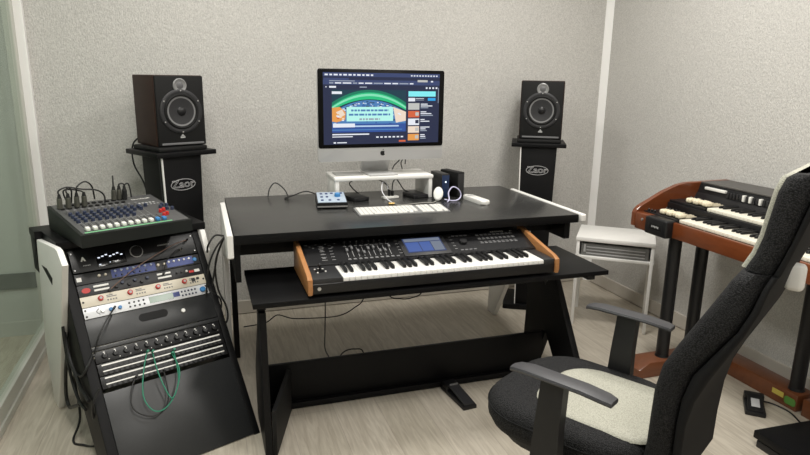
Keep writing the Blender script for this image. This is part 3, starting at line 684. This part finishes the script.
MB().box((.335, -.0012, .014), (.362, 0, .034)).build('button_field', M['bluepanel'], t)
for k in range(4):
    for j in range(2): kknob(t, .165+k*.018, .014+j*.016, .004, .003, M['dgrey'], 'button')
for k in range(5):
    for j in range(2): kknob(t, .372+k*.014, .014+j*.016, .004, .003, M['navy'], 'button')
kknob(t, .458, .022, .012, .010, M['blue'], 'dial')
for x in (.065, .095, .128): kknob(t, x, .020, .0075, .009, M['blue'] if x > .08 else M['silver'], 'knob')
MB().tube([(.055, -.001, .010), (.045, -.001, .022), (.055, -.001, .034)], .0012, 6).build('marking', M['grey'], t)
for x in (.008, .475):
    for z in (.010, .034): kknob(t, x, z, .004, .002, M['blackpl'], 'screw')
t = rack_unit('headphone_amplifier', 'black rack unit with a row of twelve black knobs above the patch bays', 'rack amplifier', .452, .046, M['blackpl'])
for k in range(12):
    kn_ = kknob(t, .032+k*.0385, .024, .0105, .012, M['blackpl']); MB().box((-.0012, -.0128, .004), (.0012, -.0118, .010)).build('pointer', M['whitepl'], kn_)
for k in range(12): MB().box((.030+k*.0385, -.0007, .037), (.036+k*.0385, 0, .0405)).build('indicator', M['whitepl'], t); MB().box((.044+k*.0385, -.0007, .008), (.047+k*.0385, 0, .011)).build('indicator', M['whitepl'], t)
for n_, (s_, lab) in enumerate(((.500, 'upper black patch bay with white label strips and rows of sockets in the rack'), (.548, 'lower black patch bay with white label strips, just above the blank rack panel'))):
    t = rack_unit('patch_bay', lab, 'patch bay', s_, .0465, M['blackpl'])
    MB().box((.015, -.0012, .036), (.470, 0, .0415)).build('label_strip', M['whitepl'], t); MB().box((.015, -.0012, .014), (.470, 0, .0185)).build('label_strip', M['whitepl'], t)
    sk = None
    for z in (.027, .0075):
        for k in range(24):
            if sk is None: sk = MB().lathe([(.003, 0), (.0062, 0), (.0062, .0025), (.003, .0025)], Matrix.Rotation(PI/2, 4, 'X'), 10).build('socket', M['dgrey'], t, (.022+k*.0191, 0, z))
            else: rep(sk, (.022+k*.0191, 0, z))
def rw(w_, s, n):      # a point on (or n in front of) the sloping rack front
    return tuple(RO + Matrix.Rotation(RA, 3, 'Z') @ Vector((w_, -s*ST-n*CT, -s*CT+n*ST)))
def patch(label, pts, m, r=.0024):
    n = len(pts)
    t = cable('patch_cable', [rw(a, b, .006+.028*math.sin(PI*i/(n-1))**.6) for i, (a, b) in enumerate(pts)], r, m, label, 'cable', 'patch cables on the rack')
    for a, b in (pts[0], pts[-1]):
        p0, p1 = rw(a, b, .003), rw(a, b, .022); MB().cyl(p0, p1, .0045, 10).build('plug', M['cable'] if m is not M['green'] else M['green'], t)
patch('green patch cable making the wider left loop below the patch bays', [(.179, .454), (.150, .51), (.125, .58), (.118, .63), (.133, .672), (.160, .687), (.196, .674), (.237, .632), (.262, .575), (.275, .474)], M['green'])
patch('green patch cable hanging in the narrower inner loop from the patch bays', [(.197, .459), (.191, .535), (.197, .605), (.212, .655), (.246, .615), (.270, .555), (.265, .485)], M['green'])
patch('black patch cable hanging in a loop left of the green ones', [(.118, .535), (.090, .57), (.074, .61), (.076, .655), (.112, .689), (.157, .694), (.203, .648), (.219, .54)], M['cable'])
patch('thin copper cable crossing the rack face diagonally under the mixer', [(.455, .030), (.38, .052), (.287, .090), (.199, .130), (.105, .185)], M['orange'], .0018)
patch('thin dark cable curving from audio interface jack to the blue unit', [(.42, .067), (.385, .080), (.341, .112), (.32, .16)], M['cable'], .002)
patch('black cable running down the left of the rack face', [(.106, .258), (.054, .315), (.022, .363), (-.005, .42)], M['cable'], .003)
def rl(u, v, z): return tuple(RL + Matrix.Rotation(RA, 3, 'Z') @ Vector((u, v, z)))
cable('cable', [rl(-.005, -.245, .40), rl(-.05, -.25, .33), (-.640, .20, .22), (-.628, .155, .05), (-.640, .05, .008), (-.60, .01, .006), (-.555, -.01, .008), (-.535, -.05, .10), rl(-.05, -.345, .24), rl(-.02, -.345, .31)], .0045, M['cable'], 'black cable dropping from rack to a loop on the floor')
cable('cable', [rl(-.050, -.03, .42), rl(-.050, -.035, .34), rl(-.050, .03, .24), rl(-.050, .08, .12), rl(-.050, .05, .075), rl(-.050, -.03, .11), rl(-.048, -.15, .17)], .007, M['cable'], 'thick black cable bending squarely behind the white rack panel')
cable('cable', [rl(-.052, -.04, .43), rl(-.052, -.08, .34), rl(-.050, -.15, .29), rl(-.049, -.22, .26), rl(-.048, -.30, .25)], .007, M['cable'], 'black cable slanting down the outer side of the rack')
cable('cable', [rl(-.056, -.05, .46), rl(-.056, -.06, .34), rl(-.053, -.09, .24), rl(-.051, -.16, .19), rl(-.049, -.24, .19)], .006, M['cable'], 'black cable along the lower outer side of the rack')
# cables strung from the rack to the desk
cb = [[(-.029, .27, .735), (-.066, .27, .738), (-.095, .26, .70), (-.10, .30, .66)],
      [(-.029, .25, .735), (-.068, .23, .69), (-.099, .21, .62), (-.115, .20, .50)],
      [(-.029, .26, .73), (-.06, .25, .66), (-.095, .24, .50), (-.115, .22, .44)],
      [(-.032, .25, .73), (-.070, .26, .62), (-.065, .27, .50), (-.035, .26, .42), (-.035, .25, .36), (-.07, .24, .33)],
      [(-.085, .22, .50), (-.060, .23, .47), (-.058, .23, .43), (-.085, .22, .40)]]
for p, lb in zip(cb, ('topmost short black cable loop between rack and desk edge', 'black cable sagging from desk edge behind the rack side', 'black cable running straight down from desk edge to rack', 'longest black cable snaking down between rack and desk', 'small black cable loop low between rack and desk')):
    cable('cable', p, .004, M['cable'], lb, 'cable', 'cables between rack and desk')

# ------------------------------------------------------------------ mixing console on the rack
mx = thing('mixing_console', 'grey and black mixing console with rows of knobs and faders on top of the rack', 'mixer', (-.533, .041, .777), (0, 0, .45))
MW, MD, MH1, MH2 = .424, .40, .047, .094
MB().prism([(0, .0), (0, MH1), (MD, MH2), (MD, .0)], 'yz', 0, MW, .003).build('case', mat('dark_green_black_case', (.010, .012, .011), .5, spec=.3), mx)
ma = math.atan2(MH2-MH1, MD)
def mq(x, y, h=0.0): return (x, y*math.cos(ma)-h*math.sin(ma), MH1+y*math.sin(ma)+h*math.cos(ma))
def mpart(mb, name, m, x=0, y=0, h=0.0): return mb.build(name, m, mx, mq(x, y, h), (ma, 0, 0))
mpart(MB().box((.012, .012, -.002), (MW-.008, MD-.004, .0022), .0008), 'control_surface', mat('grey_control_surface', (.085, .085, .085), .5))
mpart(MB().box((.02, .014, .0022), (MW-.075, .024, .003)), 'green_strip', M['greenstrip'])
slot = MB()
for k in range(12): slot.box((.036+k*.0262, .038, .0022), (.0385+k*.0262, .118, .0028))
mpart(slot, 'fader_slots', M['blackmatte'])
fd = None
for k in range(12):
    x = .0372+k*.0262; m = M['whitepl'] if k < 10 else M['blue']
    y = .040
    if k in (0, 10): fd = mpart(MB().box((-.0075, -.0115, .003), (.0075, .0115, .016), .003), 'fader_cap', m, x, y); f0 = fd
    else: rep(f0, mq(x, y))
kz = {'navy': None, 'grey': None, 'red': None, 'blackpl': None}
def mkn(x, y, c, h=.013):
    if kz[c] is None: kz[c] = mpart(MB().cyl((0, 0, .002), (0, 0, .016), .0080, 12, .0068, .001), 'knob', M[c], x, y)
    else: rep(kz[c], mq(x, y))
for k in range(11):
    for j, c in enumerate(('navy', 'navy', 'navy', 'navy', 'grey')):
        if k > 8 and j < 2: continue
        mkn(.0372+k*.0262, .140+j*.031, c)
rings_ = MB()
for k in range(10): rings_.lathe([(.0045, .0022), (.0095, .0022), (.0095, .006), (.0045, .006)], Matrix.Translation((.0372+k*.0262, .365, 0)), 12); rings_.lathe([(.0045, .0022), (.0085, .0022), (.0085, .006), (.0045, .006)], Matrix.Translation((.0372+k*.0262, .325, 0)), 12)
mpart(rings_, 'input_sockets', M['blackmatte'])
for x, y in ((.345, .085), (.362, .095), (.352, .135), (.369, .145)): mkn(x, y, 'red')
for x, y in ((.39, .21), (.375, .19), (.405, .20), (.39, .16), (.408, .15), (.30, .22), (.33, .235)): mkn(x, y, 'navy')
lg = MB()
for k in range(11):
    lg.box((.030+k*.0262, .127, .0022), (.044+k*.0262, .129, .0027)); lg.box((.0515+k*.0262-.004, .035, .0022), (.0521+k*.0262-.004, .31, .0026))
for k in range(5): lg.box((.32+k*.015, .275, .0022), (.328+k*.015, .29, .0028))
for k in range(4): lg.box((.345+k*.015, .255, .0022), (.352+k*.015, .262, .0028))
mpart(lg, 'printed_markings', M['lgrey'])
text('brand_lettering', 'Soundcraft', .018, M['whitepl'], mx, mq(.352, .345, .003), (ma, 0, 0))
def plug_cable(i, x, y, lab, silver, curl):
    b = Matrix.Translation((-.533, .041, .777)) @ Matrix.Rotation(.45, 4, 'Z'); p = b @ Vector(mq(x, y, .004)); nz = (b.to_3x3() @ Vector((0, -math.sin(ma), math.cos(ma))))
    t = thing('jack_cable', lab, 'cable', p, (0, 0, 0), 'jack cables plugged into the mixer')
    MB().cyl((0, 0, 0), nz*.044, .0110, 12, .0098, .001).build('plug', M['jackgrey'] if silver else M['cable'], t)
    MB().cyl(nz*.042, nz*.060, .0085, 10, .005).build('strain_relief', M['cable'], t)
    MB().tube([nz*.054]+[tuple(nz*.054+Vector(c_)) for c_ in curl], .0032).build('cord', M['cable'], t)
plug_cable(0, .030, .335, 'leftmost jack cable standing in the rear sockets of the mixer', True, [(.0, .0, .02), (.03, .01, .032), (.08, .025, .02), (.13, .04, .012), (.15, .09, -.02), (.15, .10, -.06)])
plug_cable(1, .062, .335, 'second jack cable from the left in the rear sockets of the mixer', True, [(-.005, .0, .018), (.0, .03, .025), (.0, .08, .0), (-.01, .10, -.06)])
plug_cable(2, .094, .335, 'third jack cable from the left in the rear sockets of the mixer', True, [(.005, .0, .03), (.03, .03, .045), (.05, .06, .02), (.05, .10, -.04)])
plug_cable(3, .122, .335, 'fourth jack cable from the left in the rear sockets of the mixer', True, [(-.01, .0, .01), (-.05, .0, .018), (-.08, .03, .005), (-.08, .08, -.05)])
plug_cable(4, .252, .372, 'silver jack plug standing near the middle rear of the mixer', True, [(.0, .0, .02), (.0, .01, .05)])
plug_cable(5, .274, .372, 'silver jack cable beside the black cable loop on the mixer', True, [(.002, .002, .012), (.018, .006, .012), (.024, .008, -.01), (.028, .009, -.044)])
plug_cable(6, .292, .360, 'black jack cable looping over at the mixer rear', False, [(.004, .002, .012), (.016, .006, .014), (.022, .008, -.012), (.024, .010, -.046)])

# ------------------------------------------------------------------ white side table in the right corner
ta = -.675
tb = thing('side_table', 'small white side table with a grey slotted tray under its top, in the right corner', 'table', (1.905, .545, 0), (0, 0, ta))
TW, TD, TH = .425, .33, .535
MB().box((0, 0, TH-.024), (TW, TD, TH), .003).build('table_top', M['white'], tb)
MB().box((0, .006, TH-.125), (TW, TD-.006, TH-.110), .002).build('lower_shelf', M['white'], tb)
for x in (.004, TW-.022):
    for y in (.004, TD-.022): MB().box((x, y, 0), (x+.018, y+.018, TH-.024), .002).build('leg', M['white'], tb)
MB().box((0.004, .01, TH-.110), (.022, TD-.01, TH-.024)).box((TW-.022, .01, TH-.110), (TW-.004, TD-.01, TH-.024)).build('side_rail', M['white'], tb)
tr = MB().box((.03, .02, TH-.108), (TW-.03, TD-.03, TH-.040), .003)
tr.build('tray', mat('smoky_grey_tray', (.17, .17, .165), .35, noise=(25, .3)), tb)
sl2 = MB()
for k in range(3): sl2.box((.06, .0175, TH-.098+k*.018), (TW-.05, .021, TH-.092+k*.018), .001)
sl2.box((.045, .017, TH-.088), (.056, .021, TH-.045))
sl2.build('slats', M['lgrey'], tb)

# ------------------------------------------------------------------ organ and its stand
og = thing('organ', 'red-brown wooden two-manual organ with cream drawbars against the right wall', 'organ', (1.93, .13, .70), (0, 0, -PI/2))
OL = 1.29
ck = [(.0, .0), (.0, .066), (.008, .082), (.026, .098), (.16, .163), (.245, .194), (.30, .205), (.57, .209), (.57, .0)]
for x0, x1 in ((0, .028), (OL-.028, OL)):
    MB().prism(ck, 'yz', x0, x1, .003, 1).build('wood_cheek', M['organwood'], og, angle=12)
MB().box((.028, .045, .0), (OL-.028, .57, .062)).build('key_bed', M['blackpl'], og)
MB().box((.24, .028, -.008), (OL-.028, .048, .066), .003).build('front_rail', M['organwood'], og)
MB().box((.0285, .0, -.010), (.125, .05, .072), .006).build('front_block', M['organwood'], og)
sb = MB().box((.115, -.012, -.012), (.262, .05, .073), .010, 3).build('switch_box', M['blackpl'], og)
MB().box((.150, -.0135, .018), (.232, -.0115, .046), .001).build('name_plate', M['blackmatte'], sb)
pl_ = MB()
for k in range(5): pl_.box((.168+k*.010, -.0145, .026+.002*(k % 2)), (.174+k*.010, -.013, .036))
pl_.build('plate_marks', M['lgrey'], sb)
MB().cyl((.085, .0, .045), (.085, -.004, .045), .007, 14).build('headphone_jack', M['silver'], og)
MB().box((.028, .05, .060), (.262, .20, .076), .003).build('lower_cheek_panel', M['blackpl'], og)
MB().box((.028, .19, .06), (OL-.028, .57, .112), .003).build('upper_key_bed', M['blackpl'], og)
MB().box((.028, .20, .110), (.262, .345, .124), .003).build('upper_cheek_panel', M['blackpl'], og)
MB().prism([(.345, .112), (.365, .150), (.372, .155), (.384, .198), (.40, .201), (.57, .201), (.57, .112)], 'yz', .028, OL-.028, .001).build('control_panel', M['blackpl'], og)
MB().box((.0285, .385, .200), (OL-.0285, .57, .2085), .003).build('lid', mat('dark_grey_lid', (.085, .08, .075), .5), og)
MB().box((.262, .045, .06), (.268, .19, .080)).build('key_end_block', M['blackpl'], og)
NWO = 36; OW = .0232
wkO = bkO = None
for y0, z0_, ln in ((.052, .066, .135), (.205, .113, .135)):
    for i in range(NWO):
        if wkO is None: wkO = MB().box((.0006, 0, 0), (OW-.0006, ln, .015), .0012).build('white_key', M['ivory'], og, (.27+i*OW, y0, z0_))
        else: rep(wkO, (.27+i*OW, y0, z0_))
    for oc in range(5):
        for p in (1, 2, 4, 5, 6):
            if bkO is None: bkO = MB().prism([(0, 0), (.003, .009), (.01, .011), (.085, .011), (.085, 0)], 'yz', -.006, .006, .0015).build('black_key', M['blackpl'], og, (.27+(oc*7+p)*OW, y0+.05, z0_+.015))
            else: rep(bkO, (.27+(oc*7+p)*OW, y0+.05, z0_+.015))
db = None
for y0, z0_ in ((.085, .076), (.235, .124)):
    for k in range(9):
        pl2 = (.130+.0148*k, y0+.012*(1 if k in (2, 5, 6) else 0), z0_)
        if db is None: db = MB().box((-.003, .0, .002), (.003, .085, .008)).box((-.0095, -.024, .002), (.0095, .020, .026), .009, 3).build('drawbar', M['cream'], og, pl2)
        else: rep(db, pl2)
kd = None
for x, y, z in [(.05+.022*k, .170, .076) for k in range(5)] + [(.05+.022*k, .315, .124) for k in range(5)] + [(.05+.022*k, .062, .076) for k in range(3)]:
    if kd is None: kd = MB().cyl((0, 0, 0), (0, 0, .012), .006, 12, .005, .001).build('knob', M['blackpl'], og, (x, y, z)); MB().cyl((0, 0, .012), (0, 0, .0128), .002, 8).build('cap', M['lgrey'], kd)
    else: rep(kd, (x, y, z))
tb_ = None
for k in [13, 15, 18, 22, 24]:
    p = (.075+k*.0185, .377, .158)
    if tb_ is None: tb_ = MB().box((-.0062, -.014, 0), (.0062, .004, .030), .002).build('rocker_tab', M['whitepl'], og, p)
    else: rep(tb_, p)
MB().box((.075, .366, .176), (.205, .384, .190), .003).build('preset_bar', M['whitepl'], og)
tk = None
for k in (8, 9, 10, 11, 12, 14, 16, 17, 19, 20):
    p = (.075+k*.0185, .375, .158)
    if tk is None: tk = MB().box((-.006, -.010, 0), (.006, .004, .028), .002).build('rocker_tab', M['dgrey'], og, p)
    else: rep(tk, p)

os_ = thing('organ_stand', 'wooden organ stand with round black tube legs and red-brown floor beams', 'organ stand', (2.12, -.30, 0))
def oo(mb, name, m): return mb.build(name, m, os_, (-2.12, .30, 0))
oo(MB().prism([(1.84, 0), (1.84, .045), (1.90, .078), (2.40, .078), (2.40, 0)], 'xz', -.155, -.045, .004), 'foot_beam', M['standwood'])
b1 = oo(MB().box((2.302, -.61, 0), (2.405, -.157, .078), .004), 'long_beam', M['standwood'])
oo(MB().box((2.302, -1.30, 0), (2.405, -.635, .078), .004), 'long_beam', M['standwood'])
oo(MB().prism([(1.84, 0), (1.84, .045), (1.90, .078), (2.301, .078), (2.301, 0)], 'xz', -1.30, -1.19, .004), 'foot_beam', M['standwood'])
for x, y in ((2.013, -.10), (2.205, -.075), (2.352, -.56), (2.352, -1.10)):
    zt_ = .700
    oo(MB().cyl((x, y, .075), (x, y, zt_), .030, 24), 'tube_leg', M['blackpl'])
    oo(MB().cyl((x, y, .0775), (x, y, .09), .034, 24, .031), 'tube_collar', M['blackpl'])
MB().box((2.2995, -.545, .036), (2.3015, -.487, .060)).build('sticker', M['yellow'], b1)['label'] = 'yellow sticker'
MB().prism([(a-.578, b+.037) for a, b in rrect(.055, .035, .012)], 'yz', 2.2995, 2.3015).build('sticker', M['gsticker'], b1)['label'] = 'green sticker'

# ------------------------------------------------------------------ pedals on the floor
pd = thing('sustain_pedal', 'small black sustain pedal on the floor in front of the desk cross panel', 'pedal', (.935, -.075, 0), (0, 0, .10))
MB().box((-.033, -.10, 0), (.033, .115, .018), .003).build('base', M['blackpl'], pd)
MB().prism([(-.095, .020), (-.095, .026), (.06, .044), (.06, .038)], 'yz', -.026, .026, .002).build('treadle', M['dgrey'], pd)
MB().box((-.032, .055, .016), (.032, .112, .042), .004).build('housing', M['blackpl'], pd)
MB().box((-.02, .052, .03), (.02, .056, .05)).build('hinge', M['silver'], pd)
pe = thing('volume_pedal', 'small black and silver pedal on the floor beside the wooden organ beam', 'pedal', (2.155, -.53, 0), (0, 0, -.75))
pe.scale = (.84, .9, .9)
MB().box((-.048, -.085, 0), (.048, .085, .022), .004).build('base', M['blackpl'], pe)
MB().prism([(-.078, .024), (-.078, .030), (.05, .052), (.05, .046)], 'yz', -.036, .036, .002).build('treadle', M['blackpl'], pe)
tt = math.atan2(.022, .128)
MB().box((-.020, -.045, 0), (.020, .022, .003), .001).build('plate', M['lgrey'], pe, (0, -.01, .0425), (tt, 0, 0))
MB().box((-.048, .045, .02), (.048, .084, .052), .006).build('housing', M['blackpl'], pe)
cable('pedal_cable', [(2.222, -.50, .010), (2.262, -.525, .0045), (2.275, -.60, .0045), (2.244, -.68, .0045), (2.215, -.73, .0045), (2.27, -.80, .0045), (2.28, -.95, .0045)], .0035, M['cable'], 'thin black cable trailing from the small pedal along the floor')
ep = thing('expression_pedal', 'large flat black pedal at the lower right on the floor', 'pedal', (2.05, -.90, 0), (0, 0, 0))
MB().box((-.135, -.13, 0), (.17, .14, .030), .004).build('base', M['blackpl'], ep)
MB().box((-.14, -.15, .030), (.19, .155, .062), .004, T=Matrix.Rotation(.03, 4, 'Y')).build('treadle', M['black'], ep)

# ------------------------------------------------------------------ office chair
CF = Vector((-.5, .866, 0)); CLt = Vector((.866, .5, 0))
chr_ = thing('office_chair', 'black mesh office chair with cream centre panels and grey-black armrests', 'chair', (.93, -1.02, 0), (0, 0, math.radians(30)))
# local x = towards the far side, local y = forward (0 deg = +y before the 30 deg turn)
def cushion(w_, d, r, layers, cx=0, cy_=0, dish=0.0):
    rs = []
    for ins, z in layers:
        rs.append([(cx+x, cy_+y, z) for x, y in rrect(w_-2*ins, d-2*ins, max(r-ins, .012), 8)])
    return MB().rings(rs)
SX = .045
cushion(.492, .515, .17, [(.05, .395), (.012, .402), (.0, .425), (.0, .455), (.010, .476), (.030, .488), (.07, .492), (.12, .490)], SX, .045).build('seat', M['mesh'], chr_, angle=60)
cushion(.335, .39, .11, [(.0, .486), (.003, .4935), (.02, .4965), (.07, .4975)], SX+.0, -.035).build('seat_centre', M['seatc'], chr_, angle=60)['label'] = 'cream mesh seat centre'
MB().tube([(SX+x, .045+y, .458) for x, y in rrect(.4925, .5155, .17, 10)]+[(SX+.24625, .045+.08775, .458)], .0022, 6, smooth=False).build('seat_piping', M['shell'], chr_)
cushion(.44, .44, .15, [(.03, .365), (.0, .375), (.0, .395), (.02, .403)], SX, .03).build('seat_pan', M['blackpl'], chr_)
# backrest: stations (z, front, pipe, back, half width)
stn = [(.43, -.188, -.262, -.290, .150), (.51, -.199, -.267, -.288, .162), (.60, -.204, -.270, -.292, .172), (.67, -.208, -.276, -.305, .178), (.735, -.220, -.292, -.330, .18), (.79, -.246, -.325, -.355, .18), (.865, -.285, -.371, -.388, .18),
       (.92, -.313, -.392, -.408, .178), (.975, -.340, -.406, -.420, .172), (1.002, -.356, -.416, -.430, .163)]
def shell_rings(S, fa, fb, bul=.0, rr=.04, wsc=1.0):
    rs = []
    for st_ in S:
        z, hw = st_[0], st_[4]*wsc; a, b = st_[fa], st_[fb]; dd = abs(a-b); r = min(rr, dd*.49)
        ring_ = []
        for x, y in rrect(2*hw, dd, r, 6):
            yy = (a+b)/2+y
            if y > 0: yy += bul*(1-(x/hw)**2) - .03*(abs(x)/hw)**3*0
            ring_.append((.02+x, yy, z))
        rs.append(ring_)
    return MB().rings(rs)
shell_rings(stn, 1, 2, .0, .035).build('backrest_cushion', M['mesh'], chr_, angle=70)
shell_rings([(z, p-.0005, 0, b, hw*.985) for z, f, p, b, hw in stn], 1, 3, 0, .03).build('backrest_shell', M['shell'], chr_, angle=70)
hst = [(1.004, -.360, -.418, -.432, .155), (1.04, -.376, -.430, -.443, .157), (1.08, -.386, -.442, -.454, .157), (1.14, -.394, -.456, -.470, .157), (1.18, -.400, -.466, -.480, .157), (1.21, -.410, -.474, -.486, .155), (1.222, -.426, -.472, -.484, .15)]
shell_rings(hst, 1, 2, .0, .03).build('headrest_cushion', M['mesh'], chr_, angle=70)
shell_rings([(z, p-.0005, 0, b, hw*.98) for z, f, p, b, hw in hst], 1, 3, 0, .008).build('headrest_shell', M['shell'], chr_, angle=70)
shell_rings([(z, f+.009, f-.02, 0, hw*.82) for z, f, p, b, hw in hst], 1, 2, .010, .014).build('headrest_centre', M['seatc'], chr_, angle=70)['label'] = 'cream mesh headrest centre'
shell_rings([(z, f+.0015, f-.02, 0, hw*.55) for z, f, p, b, hw in stn[1:-1]], 1, 2, .0, .008).build('backrest_centre', M['seatc'], chr_, angle=70)['label'] = 'cream mesh backrest centre'
MB().box((.085, -.448, .915), (.115, -.405, .985), .013, 3).build('headrest_bracket', M['whitepl'], chr_)['label'] = 'cream headrest bracket'
for s, in ((-1,), (1,)):
    x = -.283 if s < 0 else .268; fo = -.016 if s < 0 else .04
    arm = MB().rings([[(x+a*wv, y+fo, z+b) for a, b in [(-.025, -.003), (-.028, .002), (-.025, .0075), (-.012, .0095), (.012, .0095), (.025, .0075), (.028, .002), (.025, -.003)]] for y, z, wv in ((.118, .672, .6), (.105, .677, .85), (.07, .681, 1), (-.08, .680, 1), (-.135, .675, .95), (-.155, .671, .75))])
    arm.build('armrest', M['armpl'], chr_)
    post = MB().rings([[(x+dx, y+dy, z) for dx, dy in ((-.016, .0), (.016, .0), (.016, -d_), (-.016, -d_))] for y, z, d_, in ((max(fo, 0)+.012, .676, .062), (max(fo, 0)+.022, .56, .068), (max(fo, 0)+.030, .44, .078), (max(fo, 0)+.034, .395, .08))])
    post.build('arm_post', M['blackpl'], chr_)
    MB().box((min(x, x-.12*s), -.045, .378), (max(x, x-.12*s), .045, .398), .004).build('arm_bracket', M['blackpl'], chr_)
MB().cyl((SX, .0, .10), (SX, .0, .37), .025, 20).build('gas_column', M['blackpl'], chr_)
for k in range(5):
    a = 2*PI*k/5+.3; ex, ey = SX+.28*math.cos(a), .28*math.sin(a)
    MB().tube([(SX, 0, .115), (ex, ey, .075)], .02, 10, smooth=False).build('base_arm', M['blackpl'], chr_)
    MB().cyl((ex-.022*math.sin(a), ey+.022*math.cos(a), .03), (ex+.022*math.sin(a), ey-.022*math.cos(a), .03), .03, 18).cyl((ex, ey, .05), (ex, ey, .08), .008, 10).build('caster', M['blackpl'], chr_)

# ------------------------------------------------------------------ loose cables under the desk
cable('cable', [(.052, .62, .17), (.16, .62, .18), (.22, .62, .215), (.29, .62, .19), (.37, .62, .18), (.53, .62, .175), (.62, .62, .21), (.68, .62, .28), (.70, .62, .54)], .003, M['cable'], 'thin black cable strung sideways under the desk')
cable('cable', [(.466, .60, .54), (.464, .60, .25), (.460, .60, .10), (.455, .58, .02), (.46, .50, .005)], .003, M['cable'], 'thin black cable hanging straight down under the desk')
cable('cable', [(.455, .26, .004), (.460, .25, .11), (.487, .25, .146), (.535, .25, .151), (.575, .25, .13), (.585, .26, .004)], .003, M['cable'], 'small black cable arch just behind the desk cross panel')
cable('cable', [(.665, .25, .56), (.696, .25, .41), (.756, .25, .380), (.816, .25, .379), (.870, .25, .41), (.90, .25, .56)], .003, M['cable'], 'small black cable sagging just below the keyboard tray')
